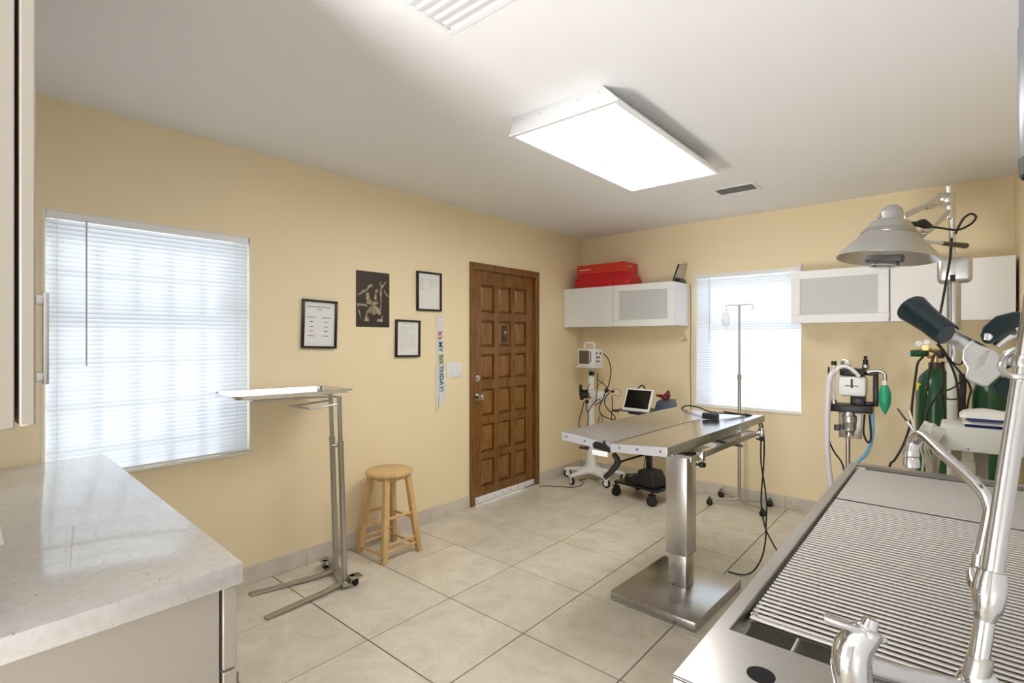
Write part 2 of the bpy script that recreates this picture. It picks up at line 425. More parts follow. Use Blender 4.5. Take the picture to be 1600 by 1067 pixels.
def slat_mesh(L, tilt, plane, sgn):
    # shallow curved slat, its long axis along y (plane x) or x (plane y)
    W = .0255; prof = []
    for k in range(5):
        s = (k/4-.5)*W; c = .0022*(1-(2*k/4-1)**2)
        prof.append((s*math.cos(tilt)*sgn + c*math.sin(tilt)*sgn, -s*math.sin(tilt)*1.0 + c*math.cos(tilt)))
    mb = MB()
    vs = []; fs = []
    for e in (0, 1):
        for (n, z) in prof: vs.append((n, (e-.5)*L, z+.00025))
        for (n, z) in reversed(prof): vs.append((n, (e-.5)*L, z-.00025))
    for k in range(10): fs.append((k, (k+1) % 10, 10+(k+1) % 10, 10+k))
    for a in range(4): fs.append((a, a+1, 8-a, 9-a)); fs.append((10+a, 19-a, 18-a, 11+a))
    mb.add(vs, fs)
    if plane == 'y': mb.v = [Vector((v.y, v.x, v.z)) for v in mb.v]
    return build('slat', mb, M['slat'], Matrix.Identity(4))
def blind(label, plane, u0, u1, z0, z1, n, sgn, tilt, cords, wand, zlow):
    """n: coordinate of the blind's plane; sgn: direction into the room"""
    L = u1-u0; um = (u0+u1)/2
    loc = (n, um, z0) if plane == 'x' else (um, n, z0)
    t = thing('window_blind', label, 'blind', loc)
    def B(mb, n0, n1, a, b, c, d):
        lo, hi = sorted((n+sgn*n0, n+sgn*n1))
        return mb.box(lo, hi, a, b, c, d) if plane == 'x' else mb.box(a, b, lo, hi, c, d)
    h = MB(); B(h, -.014, .014, u0-.003, u1+.003, z1-.036, z1); part('head_rail', h, M['white'], t, .002, 1)
    b = MB(); B(b, -.012, .012, u0, u1, z0, z0+.014); part('bottom_rail', b, M['white'], t, .003)
    me = slat_mesh(L, tilt, plane, sgn); z = z0+.026; k = 0
    while z < z1-.045:
        s = bpy.data.objects.new('slat', me); C.objects.link(s); s.parent = t
        s.location = Vector((n, um, z) if plane == 'x' else (um, n, z))-Vector(loc)
        d = random.uniform(-.012, .012) + (.05*math.sin(k*1.7) if z > zlow else 0)
        s.rotation_euler = (0, d, 0) if plane == 'x' else (d, 0, 0)
        z += .0213; k += 1
    for u in cords:
        m = MB()
        for q in (-.0125, .0125):
            a = (n+q, u, z0+.01) if plane == 'x' else (u, n+q, z0+.01); c = (a[0], a[1], z1-.03)
            m.cyl(a, c, .0009, n=6)
        part('ladder_cord', m, M['white'], t)
    u, zb = wand
    a = (n+sgn*.018, u, z1-.03) if plane == 'x' else (u, n+sgn*.018, z1-.03)
    part('tilt_wand', MB().cyl(a, (a[0]+(0 if plane == 'y' else 0), a[1], zb), .0035, n=8), M['putty'], t)
    return t
blind('white horizontal blind in the left window above the quartz worktop', 'x', .385, 1.252, .768, 1.994, XL-.018, 1, R_(63), (.42, 1.19), (.523, 1.285), 1.05)
blind('white horizontal blind in the back window behind the drip stand', 'y', -1.818, -.957, .80, 2.008, YB+.016, -1, R_(68), (-1.72, -1.05), (-1.70, 1.38), 9)
# screws / curtain remnants over the back window head
solo('blind_bracket', MB().box(-.965, -.94, 4.72, 4.749, 1.985, 2.03), M['whiteplastic'], 'small white bracket at the upper right corner of the back window', 'bracket', (-.95, 4.735, 1.985), .003)

# door --------------------------------------------------------------
dr = bpy.data.objects.new('door_1', None); C.objects.link(dr); dr['kind'] = 'structure'; dr.location = (XL, 3.5, 0)
cas = MB()
y0, y1, zt = 3.03, 3.975, 2.062
for (a, b, c, d, tp) in (('l',)*5,):
    pass
def casing(mb, x0, x1):
    cw = .06
    # mitred: side pieces and head
    Mx = Matrix(((0,0,1,0),(1,0,0,0),(0,1,0,0),(0,0,0,1)))
    mb.prism([(y0,0),(y0+cw,0),(y0+cw,zt-cw),(y0,zt)], x0, x1, Mx)
    mb.prism([(y1-cw,0),(y1,0),(y1,zt),(y1-cw,zt-cw)], x0, x1, Mx)
    mb.prism([(y0,zt),(y0+cw,zt-cw),(y1-cw,zt-cw),(y1,zt)], x0, x1, Mx)
casing(cas, XL, XL+.016)
part('door_casing', cas, M['doorwood'], dr, .004)
part('door_jamb', MB().box(XL-.15, XL, 3.07, 3.088, 0, 2.03).box(XL-.15, XL, 3.917, 3.935, 0, 2.03).box(XL-.15, XL, 3.088, 3.917, 2.005, 2.03), M['doorwood'], dr)
LX = XL-.012                                # door face
cols = [(3.184, 3.352), (3.41, 3.576), (3.635, 3.799)]
rows = [(1.884, 1.64), (1.573, 1.341), (1.28, 1.054), (.976, .739), (.671, .423), (.367, .13)]
leaf = MB(); ys = [3.09]+[v for c in cols for v in c]+[3.915]; zs = sorted([.03, 2.003]+[v for r in rows for v in r])
for i in range(len(ys)-1):
    for j in range(len(zs)-1):
        hole = (i % 2 == 1) and (j % 2 == 1)
        leaf.box(LX-.042, LX-.022 if hole else LX, ys[i], ys[i+1], zs[j], zs[j+1])
lf = part('door_leaf', leaf, M['doorwood'], dr)
for (a, b) in cols:
    for (t_, b_) in rows:
        g = .008; e = .028
        q = MB()
        # bevelled raised field
        q.hexa([(LX-.022,a+g,b_+g),(LX-.022,b-g,b_+g),(LX-.022,b-g,t_-g),(LX-.022,a+g,t_-g)],
               [(LX-.004,a+e,b_+e),(LX-.004,b-e,b_+e),(LX-.004,b-e,t_-e),(LX-.004,a+e,t_-e)])
        part('door_panel', q, M['doorpanel'], dr, .002)
kn = part('door_knob', MB().lathe([(.03,0),(.032,.004),(.014,.008),(.011,.03),(.026,.04),(.03,.052),(.024,.064),(.008,.068)], (LX, 3.128, .915), (1,0,0)), M['chrome_worn'], dr)
part('deadbolt', MB().lathe([(.028,0),(.027,.012),(.014,.014),(.012,.022)], (LX, 3.128, 1.075), (1,0,0)).box(LX+.02, LX+.034, 3.124, 3.132, 1.06, 1.09), M['chrome_worn'], dr)
part('peephole_plate', MB().box(LX-.006, LX+.001, 3.455, 3.532, 1.38, 1.535), M['brownbake'], dr, .002)
part('peephole', MB().lathe([(.016,0),(.014,.006),(.006,.007)], (LX+.001, 3.495, 1.47), (1,0,0)), M['brass'], dr)
for z in (.3, 1.05, 1.8): part('hinge', MB().cyl((LX+.006, 3.915, z-.045), (LX+.006, 3.915, z+.045), .006), M['brownbake'], dr)
sw = part('door_sweep', MB().box(LX, LX+.012, 3.092, 3.913, .012, .058), M['white'], dr, .002)
sc_ = MB()
for k in range(8): sc_.lathe([(.005,0),(.004,.002)], (LX+.012, 3.13+k*.107, .034), (1,0,0), 10)
part('sweep_screw', sc_, M['darkgrey'], sw)

# ------------------------------------------------------------------ ceiling fixtures
def ceiling_fixture(label, x0, x1, y0, y1):
    t = thing('ceiling_light', label, 'light', ((x0+x1)/2, (y0+y1)/2, H))
    b0 = [(x0,y0,2.405),(x1,y0,2.405),(x1,y1,2.405),(x0,y1,2.405)]
    b1 = [(x0-.012,y0+.035,H),(x1-.09,y0+.035,H),(x1-.09,y1-.03,H),(x0-.012,y1-.03,H)]
    part('housing', MB().hexa(b0, b1), M['white'], t, .002, 1)
    part('frame', MB().frame(x0-.004, x1+.004, y0-.004, y1+.004, .024, 2.392, 2.406, 'z'), M['white'], t, .002, 1)
    part('diffuser', MB().box(x0+.02, x1-.02, y0+.02, y1-.02, 2.396, 2.404), M['diffuser'], t)
    s = MB()
    for k in range(5):
        xx = x0+.06+k*(x1-x0-.16)/4
        s.lathe([(.004,0),(.003,.003)], (xx, y0+.026, 2.47), (0,-1,0), 8)
    part('screw', s, M['chrome'], t)
    return t
ceiling_fixture('large rectangular lit panel light on the ceiling', -1.636, -1.052, 1.885, 3.12)
def vent(label, x0, x1, y0, y1, n, axis, mslat):
    t = thing('ceiling_vent', label, 'vent', ((x0+x1)/2, (y0+y1)/2, H))
    part('frame', MB().frame(x0, x1, y0, y1, .025, H-.008, H, 'z'), M['white'], t, .003, 1)
    part('backing', MB().box(x0+.025, x1-.025, y0+.025, y1-.025, H-.002, H), mslat, t)
    for k in range(n):
        m = MB(); f = (k+.5)/n
        if axis == 'x':
            yy = y0+.03+f*(y1-y0-.06); w_ = (y1-y0-.06)/n*.42
            m.hexa([(x0+.025,yy-w_,H-.014),(x1-.025,yy-w_,H-.014),(x1-.025,yy-w_+.002,H-.014),(x0+.025,yy-w_+.002,H-.014)],
                   [(x0+.025,yy+w_,H-.002),(x1-.025,yy+w_,H-.002),(x1-.025,yy+w_+.002,H-.002),(x0+.025,yy+w_+.002,H-.002)])
        part('louvre', m, M['white'], t)
    return t
vent('white slotted air vent on the ceiling at the top edge above the room', -1.36, -1.02, .92, 1.25, 7, 'x', M['white'])
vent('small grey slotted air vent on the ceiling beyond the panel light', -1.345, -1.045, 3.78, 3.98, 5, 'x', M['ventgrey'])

# ------------------------------------------------------------------ left: worktop, base cabinet, tall wall cabinet
CT = .861
solo('countertop', MB().hexa([(XL,YN,CT-.052),(-1.327,YN,CT-.052),(-1.327,.527,CT-.052),(XL,.59,CT-.052)], [(XL,YN,CT),(-1.327,YN,CT),(-1.327,.527,CT),(XL,.59,CT)]),
     M['quartz'], 'white speckled quartz worktop under the left window', 'worktop', (-2.2, .2, CT-.052), .003)
t = thing('base_cabinet', 'beige base cabinet under the speckled quartz worktop', 'cabinet', (-2.2, .2, 0))
part('body', MB().box(XL+.002, -1.352, YN+.002, .482, .09, CT-.053), M['beige'], t, .002, 1)
part('plinth', MB().box(XL+.002, -1.38, YN+.002, .43, .001, .09), M['beige'], t)
for k in range(3):
    a = XL+.02+k*.57; b = a+.562 if k < 2 else -1.348
    d = part('drawer_front', MB().box(a, b, .489, .52, .601, CT-.06), M['beige'], t, .002, 1)
    part('drawer_handle', MB().tube([(a+.2,.52,.72),(a+.2,.548,.72),(a+.34,.548,.72),(a+.34,.52,.72)], .005, 8, 1), M['chrome_worn'], d)
    d = part('door', MB().box(a, b, .489, .52, .1, .595), M['beige'], t, .002, 1)
    part('door_handle', MB().tube([(a+.5,.52,.4),(a+.5,.548,.4),(a+.5,.548,.54),(a+.5,.52,.54)], .005, 8, 1), M['chrome_worn'], d)
t = thing('tall_wall_cabinet', 'beige cabinet hanging above the worktop, reaching the ceiling at the left edge', 'cabinet', (-1.7, 0, 1.24))
part('body', MB().box(-2.1, -1.33, YN+.002, .121, 1.242, H-.002), M['beige'], t, .002, 1)
for k in range(2):
    a = -2.1+k*.387
    d = part('door', MB().box(a, a+.383, .127, .15, 1.246, H-.01), M['beige'], t, .003, 1)
    hx = -1.35 if k else -2.08
    part('door_handle', MB().box(hx-.007, hx+.007, .15, .165, 1.327, 1.345).box(hx-.007, hx+.007, .15, .165, 1.478, 1.496).box(hx-.007, hx+.007, .162, .171, 1.322, 1.501), M['steel_dark'], d, .002)
# small folded card on the worktop at the left edge
solo('paper_card', MB().hexa([(-1.99,.06,CT),(-1.93,.06,CT),(-1.93,.155,CT),(-1.99,.155,CT)], [(-1.965,.065,CT+.07),(-1.955,.065,CT+.07),(-1.955,.145,CT+.07),(-1.965,.145,CT+.07)]), M['paper'], 'small folded white card standing on the worktop at the left edge', 'card', (-1.96, .11, CT))

# ------------------------------------------------------------------ mayo stand
t = thing('instrument_stand', 'stainless steel instrument tray stand between the left window and the wooden stool', 'stand', (-2.77, 1.63, 0))
tr = MB()
def tray(mb, x0, x1, y0, y1, z, dp, rim, tilt=0):
    def ringp(inset, zz, r, k=6):
        pts = []
        for (cx, cy, a0) in ((x1-inset-r,y1-inset-r,0),(x0+inset+r,y1-inset-r,90),(x0+inset+r,y0+inset+r,180),(x1-inset-r,y0+inset+r,270)):
            for i in range(k+1):
                a = R_(a0+90*i/k); pts.append(Vector((cx+r*math.cos(a), cy+r*math.sin(a), zz+(y1-cy-r*math.sin(a))*tilt)))
        return pts
    rs = [ringp(0, z-.006, .05), ringp(-.003, z-.001, .053), ringp(0, z+.002, .05), ringp(rim, z, .045), ringp(rim+.006, z-dp, .04), ringp(.15, z-dp-.001, .02),
          ringp(.15, z-dp-.003, .02), ringp(rim+.004, z-dp-.002, .04), ringp(rim-.003, z-.003, .045)]
    n = len(rs[0]); vs = [p for r in rs for p in r]; fs = []
    for k in range(len(rs)-1):
        for i in range(n):
            j = (i+1) % n; fs.append((k*n+i, (k+1)*n+i, (k+1)*n+j, k*n+j))
    fs.append(tuple(range(5*n, 6*n))); fs.append(tuple(range(6*n, 7*n)))
    for i in range(n):
        j = (i+1) % n; fs.append((8*n+i, i, j, 8*n+j))
    mb.add(vs, fs)
tray(tr, -2.99, -2.625, 1.0, 1.665, 1.122, .018, .02, .012)
part('tray', tr, M['steel_top'], t)
P1 = A(525, 886, 3.26); P2 = A(539, 904, 3.07)
pb = [Vector((-2.814, 1.649, .03)), Vector((-2.638, 1.60, .03))]
for q, b in enumerate(pb):
    top = Vector((b.x-.01, b.y-.03, 0))
    part('lower_post', MB().cyl(b, b.lerp(Vector((top.x, top.y, 1.1)), .74), .0165), M['steel_rod'], t)
    part('upper_post', MB().cyl(b.lerp(Vector((top.x, top.y, 1.1)), .74), (top.x, top.y, 1.085), .0125), M['steel_rod'], t)
    part('collar', MB().cyl(b.lerp(Vector((top.x, top.y, 1.1)), .725), b.lerp(Vector((top.x, top.y, 1.1)), .745), .0185), M['steel_dark'], t)
part('tray_support', MB().tube([(-2.648,1.572,1.06),(-2.66,1.555,1.085),(-2.68,1.15,1.095),(-2.70,1.13,1.095),(-2.87,1.13,1.095),(-2.89,1.15,1.095),(-2.845,1.585,1.085),(-2.824,1.62,1.06)], .006, 8, 3)
     .tube([(-2.648,1.571,1.045),(-2.66,1.42,1.03),(-2.70,1.40,1.03),(-2.87,1.40,1.03),(-2.86,1.42,1.03),(-2.824,1.618,1.045)], .006, 8, 3), M['steel_rod'], t)
part('cross_brace', MB().cyl((-2.82,1.63,.79), (-2.645,1.58,.79), .006), M['steel_rod'], t)
part('cross_brace', MB().cyl((-2.814,1.646,.16), (-2.638,1.597,.16), .007), M['steel_rod'], t)
part('height_knob', MB().cyl((-2.73,1.605,.79), (-2.738,1.575,.79), .011), M['steel_dark'], t)
part('base_bar', MB().hexa([(-2.94,1.655,.02),(-2.59,1.56,.02),(-2.575,1.61,.02),(-2.925,1.705,.02)], [(-2.94,1.655,.032),(-2.59,1.56,.032),(-2.575,1.61,.032),(-2.925,1.705,.032)]), M['steel_dark'], t, .002)
def foot(x, xe, ye):
    m = MB(); hw = .022
    yb = 1.60+(-2.638-x)*.28
    pts = [(x, yb, .03), (x+(xe-x)*.28, yb-.13, .014), (xe, ye, .006)]
    for a, b in zip(pts[:-1], pts[1:]):
        m.hexa([(a[0]-hw,a[1],a[2]-.004),(a[0]+hw,a[1],a[2]-.004),(b[0]+hw,b[1],b[2]-.004),(b[0]-hw,b[1],b[2]-.004)],
               [(a[0]-hw,a[1],a[2]+.004),(a[0]+hw,a[1],a[2]+.004),(b[0]+hw,b[1],b[2]+.004),(b[0]-hw,b[1],b[2]+.004)])
    return m
part('foot', foot(-2.814, -2.935, 1.2), M['steel_dark'], t, .001); part('foot', foot(-2.638, -2.625, 1.15), M['steel_dark'], t, .001)
def caster(parent, x, y, top, r=.022, wd=.016, yaw=0., wheelmat=None, hub=None, name='caster'):
    global RS
    keep, RS = RS, 1.0
    wheelmat = wheelmat or M['rubber']
    d = Vector((math.cos(yaw), math.sin(yaw), 0)); s = Vector((-math.sin(yaw), math.cos(yaw), 0))
    c = Vector((x, y, r))
    wh = MB().lathe([(r*.55,-wd/2),(r*.9,-wd/2),(r,-wd/2+.003),(r,wd/2-.003),(r*.9,wd/2),(r*.55,wd/2)], c, s, 20)
    fork = MB()
    for g in (-1, 1):
        q = c+s*(g*(wd/2+.003))
        fork.add([q-d*r*.3-Vector((0,0,r*.1)), q+d*r*.3-Vector((0,0,r*.1)), q+d*r*.75+Vector((0,0,r*1.15)), q-d*r*.5+Vector((0,0,r*1.15)),
                  q-d*r*.3-Vector((0,0,r*.1))+s*g*.002, q+d*r*.3-Vector((0,0,r*.1))+s*g*.002, q+d*r*.75+Vector((0,0,r*1.15))+s*g*.002, q-d*r*.5+Vector((0,0,r*1.15))+s*g*.002],
                 [(0,3,2,1),(4,5,6,7),(0,1,5,4),(1,2,6,5),(2,3,7,6),(3,0,4,7)])
    fork.cyl(c+Vector((0,0,r*1.1)), (c.x, c.y, max(top, r*2.1)), r*.3, n=10)
    fork.cyl(c+Vector((0,0,r*1.05)), c+Vector((0,0,r*1.25)), r*.75, n=12)
    k = part(name, fork, hub or M['darkgrey'], parent)
    w_ = part('wheel', wh, wheelmat, k)
    if hub is M['whiteplastic']:
        part('hub_cap', MB().lathe([(r*.62,-wd/2-.0015),(r*.62,wd/2+.0015)], c, s, 18), hub, k)
    RS = keep
    return k
part('caster_plate', MB().box(-2.635, -2.565, 1.61, 1.68, .052, .056).box(-2.635,-2.60,1.62,1.65,.03,.056), M['steel_dark'], t, .001)
part('caster_plate', MB().box(-2.965, -2.895, 1.61, 1.68, .052, .056).box(-2.93,-2.9,1.62,1.65,.03,.056), M['steel_dark'], t, .001)
caster(t, -2.60, 1.645, .053, .02, .016, .4); caster(t, -2.93, 1.645, .053, .02, .016, .4)

# ------------------------------------------------------------------ stool
t = thing('wooden_stool', 'round light wooden stool with dowel rungs, standing by the yellow wall', 'stool', (-2.845, 2.055, 0))
SC = Vector((-2.845, 2.055, 0)); SH = .545
part('seat', MB().lathe([(.12,SH-.028),(.148,SH-.026),(.155,SH-.014),(.152,SH-.004),(.145,SH),(.02,SH-.003)], SC, (0,0,1), 40), M['stoolwood'], t)
legs = []
for sx in (-1, 1):
    for sy in (-1, 1):
        b = SC+Vector((sx*.138, sy*.138, 0)); tp = SC+Vector((sx*.085, sy*.085, SH-.028)); legs.append((b, tp))
        m = MB(); hw = .0185
        m.hexa([b+Vector((-hw,-hw,0)), b+Vector((hw,-hw,0)), b+Vector((hw,hw,0)), b+Vector((-hw,hw,0))],
               [tp+Vector((-hw,-hw,0)), tp+Vector((hw,-hw,0)), tp+Vector((hw,hw,0)), tp+Vector((-hw,hw,0))])
        lg = part('leg', m, M['stoolwood'], t, .004)
        part('screw', MB().lathe([(.005,0),(.004,.0015)], b+Vector((sx*0,-hw-.0002,.03)), (0,-1,0), 8).lathe([(.005,0),(.004,.0015)], tp+Vector((0,-hw-.0002,-.02)), (0,-1,0), 8), M['black'], lg)
def rung(i, j, z, r=.0095):
    f = z/(SH-.028); a = legs[i][0].lerp(legs[i][1], f); b = legs[j][0].lerp(legs[j][1], f)
    part('rung', MB().cyl(a, b, r, n=10), M['stoolwood'], t)
for (i, j, zs_) in ((0,1,(.26,.06,.1)),(2,3,(.26,.06,.1)),(0,2,(.22,.045)),(1,3,(.22,.045))):
    for z in zs_: rung(i, j, z)
part('apron', MB().frame(SC.x-.1, SC.x+.1, SC.y-.1, SC.y+.1, .014, SH-.055, SH-.028, 'z'), M['stoolwood'], t)

# ------------------------------------------------------------------ things on the left wall
def picture(label, y0, y1, z0, z1, tilt, ink, rows_, style, fm='blackframe'):
    ym, zm = (y0+y1)/2, (z0+z1)/2; X = XL+.001
    t = thing('picture_frame', label, 'picture', (XL, ym, zm)); t.rotation_euler = (tilt, 0, 0)
    inv = wm(t); S = lambda mb: mb
    def pp(n, mb, m_, par=t, bev=0):
        mb.v = [inv @ (v-Vector((XL, ym, zm))) for v in mb.v]; return part(n, mb, m_, par, bev)
    pp('frame', MB().frame(y0, y1, z0, z1, .014, XL+.002, XL+.02, 'x'), M[fm], bev=.001)
    sh = pp('sheet', MB().box(XL+.002, XL+.008, y0+.012, y1-.012, z0+.012, z1-.012), M['paper'])
    w_, h_ = y1-y0-.03, z1-z0-.03; pr_ = MB(); q = XL+.0081
    def ln(u0, u1, v, th=.0022): pr_.box(q, q+.0004, y0+.015+u0*w_, y0+.015+u1*w_, z1-.015-v*h_-th, z1-.015-v*h_)
    def words(u0, u1, v, th=.0022):
        u = u0
        while u < u1-.02:
            l = random.uniform(.04, .12); ln(u, min(u+l, u1), v, th); u += l+.02
    if style == 'table':
        words(.1, .86, .10, .005); ln(.4, .56, .16, .004)
        for u in (.1, .58):
            words(u, u+.28, .34, .005)
            for v in (.44, .55, .65): words(u+.08, u+.2, v, .005)
            words(u+.04, u+.24, .76, .005)
    elif style == 'letter':
        words(.25, .8, .05, .005); v = .13
        while v < .8: words(.12, .88 if random.random() < .8 else .6, v, .002); v += .033
        words(.15, .4, .86, .003)
    else:
        words(.2, .9, .15, .003)
        for v in range(7): words(.08, .26, .19+.045*v, .003)
        for v in range(5): words(.5, .68, .19+.05*v, .003)
    pp('print', pr_, M[ink], sh)
    return t
picture('black framed sheet with a two-column printed list, lowest and leftmost of the wall frames', 1.566, 1.803, 1.352, 1.660, R_(-1.6), 'ink', 6, 'table')
picture('black framed blank-looking chart hanging highest, just above the birthday sash', 2.467, 2.71, 1.628, 1.928, R_(0), 'inkpale', 6, 'chart')
picture('black framed typed letter between the dark poster and the birthday sash', 2.272, 2.496, 1.278, 1.553, R_(-.8), 'inkpale', 6, 'letter')
# dark sepia poster
M['poster'] = mat('dark_poster_print', srgb(58, 45, 36), .45, noise=.25, nscale=30)
M['sepia'] = mat('sepia_poster_print', srgb(196, 182, 150), .5, col2=srgb(110, 94, 74), nscale=40)
t = thing('wall_poster', 'dark unframed poster with pale sepia shapes on the yellow wall', 'poster', (XL, 2.088, 1.69))
part('sheet', MB().box(XL, XL+.003, 1.953, 2.224, 1.495, 1.881), M['poster'], t)
pm = MB(); X3 = Matrix(((0,0,1,0),(1,0,0,0),(0,1,0,0),(0,0,0,1)))
def blob(pts): pm.prism([(1.953+u*.271, 1.495+v*.386) for u, v in pts], XL+.003, XL+.0036, X3)
blob([(.22,.1),(.38,.1),(.36,.17),(.3,.2),(.34,.25),(.42,.26),(.5,.22),(.6,.25),(.7,.22),(.74,.26),(.7,.32),(.6,.38),(.5,.4),(.42,.37),(.34,.32),(.28,.22)])
blob([(.6,.1),(.8,.1),(.78,.22),(.72,.15),(.62,.15)])
blob([(.02,.57),(.1,.6),(.2,.66),(.3,.68),(.36,.76),(.46,.78),(.5,.72),(.44,.74),(.38,.7),(.32,.64),(.22,.62),(.12,.57)])
blob([(.7,.62),(.72,.74),(.68,.82),(.73,.84),(.76,.76),(.88,.85),(.89,.83),(.78,.72),(.76,.6),(.74,.3),(.7,.3),(.72,.5)])
blob([(.84,.7),(.9,.62),(.98,.58),(.96,.56),(.88,.6),(.82,.68)])
blob([(.3,.42),(.28,.6),(.36,.62),(.4,.5),(.5,.46),(.64,.48),(.66,.42),(.5,.4)])
blob([(.52,.5),(.56,.68),(.64,.7),(.66,.66),(.6,.62),(.6,.5)])
blob([(.02,.36),(.2,.38),(.34,.36),(.3,.4),(.16,.42),(.03,.42)])
blob([(.06,.3),(.1,.2),(.14,.14),(.12,.22),(.09,.3)])
part('print', pm, M['sepia'], t)
# birthday sash
t = thing('birthday_sash', 'white party sash with coloured lettering hanging beside the light switch', 'sash', (XL, 2.71, 1.2))
sb = MB(); N = 26; prev = None; vs = []; fs = []
for k in range(N+1):
    f = k/N; z = 1.592-f*.56; yc = 2.698+.03*f**2; hw = .036-.004*math.sin(f*9); dx = .006+.003*math.sin(f*14)
    vs += [Vector((XL+.003, yc-hw, z)), Vector((XL+dx, yc, z)), Vector((XL+.003+.004*abs(math.sin(f*8)), yc+hw, z)),
           Vector((XL+.0015, yc-hw, z)), Vector((XL+dx-.0015, yc, z)), Vector((XL+.0015, yc+hw, z))]
for k in range(N):
    a = k*6; b = a+6
    fs += [(a,a+1,b+1,b),(a+1,a+2,b+2,b+1),(a+3,b+3,b+4,a+4),(a+4,b+4,b+5,a+5),(a,b,b+3,a+3),(a+2,a+5,b+5,b+2)]
fs += [(0,3,4,1),(1,4,5,2)]; a = N*6; fs += [(a,a+1,a+4,a+3),(a+1,a+2,a+5,a+4)]
sb.add(vs, fs)
M['satin'] = mat('white_satin', srgb(232, 230, 228), .3, bump=.3, bscale=20)
bd = part('ribbon', sb, M['satin'], t)
tl = MB()
tl.hexa([(XL+.002,2.66,1.2),(XL+.006,2.66,1.2),(XL+.006,2.70,1.05),(XL+.002,2.70,1.05)], [(XL+.002,2.662,.83),(XL+.006,2.662,.83),(XL+.006,2.675,.85),(XL+.002,2.675,.85)])
tl.hexa([(XL+.004,2.69,1.05),(XL+.009,2.69,1.05),(XL+.009,2.765,1.05),(XL+.004,2.765,1.05)], [(XL+.004,2.69,.86),(XL+.009,2.69,.86),(XL+.009,2.755,.93),(XL+.004,2.755,.93)])
part('sash_tail', tl, M['satin'], t)
M['pink'] = mat('pink_glitter', srgb(205, 70, 110), .4); M['letterblue'] = mat('blue_glitter', srgb(60, 120, 170), .4)
M['lettergreen'] = mat('green_glitter', srgb(120, 160, 60), .4); M['letterteal'] = mat('teal_glitter', srgb(30, 130, 150), .4)
dg = bpy.context
def text_mesh(s, size):
    cu = bpy.data.curves.new('t', 'FONT'); cu.body = s; cu.size = size; cu.extrude = .0006; cu.offset = size*.012; cu.resolution_u = 2
    cu.align_y = 'CENTER'
    o = bpy.data.objects.new('t', cu); C.objects.link(o)
    bpy.context.view_layer.update()
    me = bpy.data.meshes.new_from_object(o.evaluated_get(bpy.context.evaluated_depsgraph_get()))
    vs = [v.co.copy() for v in me.vertices]; fs = [tuple(p.vertices) for p in me.polygons]
    bpy.data.objects.remove(o); bpy.data.meshes.remove(me)
    return vs, fs
z = 1.475
for s, mm in (("It's", 'pink'), ("MY", 'letterblue'), ("BIR", 'lettergreen'), ("THDAY!", 'letterteal')):
    vs, fs = text_mesh(s, .058)
    wmax = max(v.x for v in vs)
    f = (1.592-z)/.56; yc = 2.698+.03*f*f
    m = MB(); m.add([Vector((XL+.0125+v.z, yc+v.y*1.0, z-v.x)) for v in vs], fs)   # reads downwards, tops towards the door
    part('lettering', m, M[mm], bd)
    z -= wmax + (.018 if s != 'BIR' else .004)
# light switch
t = thing('light_switch', 'white double light switch plate beside the wooden door', 'switch', (XL, 2.855, 1.16))
part('plate', MB().box(XL, XL+.007, 2.775, 2.937, 1.098, 1.224), M['whiteplastic'], t, .003)
part('rocker', MB().box(XL+.007, XL+.011, 2.80, 2.835, 1.125, 1.195), M['whiteplastic'], t, .001)
part('rocker', MB().box(XL+.007, XL+.011, 2.885, 2.918, 1.125, 1.195), M['whiteplastic'], t, .001)

# ------------------------------------------------------------------ back wall cabinets
Z0, Z1, YF = 1.537, 1.926, 4.4
def wall_cab(label, x0, x1, glass, hinge_left=True):
    t = thing('wall_cabinet', label, 'cabinet', ((x0+x1)/2, YB, Z0), group=None)
    b = MB(); th = .016
    b.box(x0, x1, YF+.022, YB-.001, Z0, Z0+th).box(x0, x1, YF+.022, YB-.001, Z1-th, Z1).box(x0, x0+th, YF+.022, YB-.001, Z0+th, Z1-th).box(x1-th, x1, YF+.022, YB-.001, Z0+th, Z1-th).box(x0+th, x1-th, YB-.012, YB-.001, Z0+th, Z1-th)
    part('body', b, M['white'], t)
    if glass:
        d = part('door', MB().frame(x0+.002, x1-.002, Z0-.004, Z1+.002, .062, YF, YF+.02, 'y'), M['white'], t, .002, 1)
        part('glass_pane', MB().box(x0+.06, x1-.06, YF+.008, YF+.012, Z0+.055, Z1-.058), M['frosted'], d)
        part('shelf', MB().box(x0+th, x1-th, YF+.05, YB-.02, 1.72, 1.735), M['white'], t)
    else:
        d = part('door', MB().box(x0+.002, x1-.002, YF, YF+.02, Z0-.004, Z1+.002), M['white'], t, .002, 1)
    hx = x1-.01 if hinge_left else x0+.01
    return t
wall_cab('white wall cabinet with a plain door in the back left corner', XL+.003, -2.5, False)
wall_cab('white wall cabinet with a frosted glass door left of the back window', -2.498, -1.884, True)
wall_cab('white wall cabinet with a frosted glass door right of the back window', -.952, -.338, True)
wall_cab('white wall cabinet with a plain door in the back right corner behind the surgical lamp', -.334, .292, False)
solo('cabinet_hinge', MB().cyl((-.336, YF-.004, 1.56), (-.336, YF-.004, 1.60), .005), M['steel_rod'], 'small metal hinge on the right glass cabinet door edge', 'hinge', (-.336, YF-.004, 1.56))

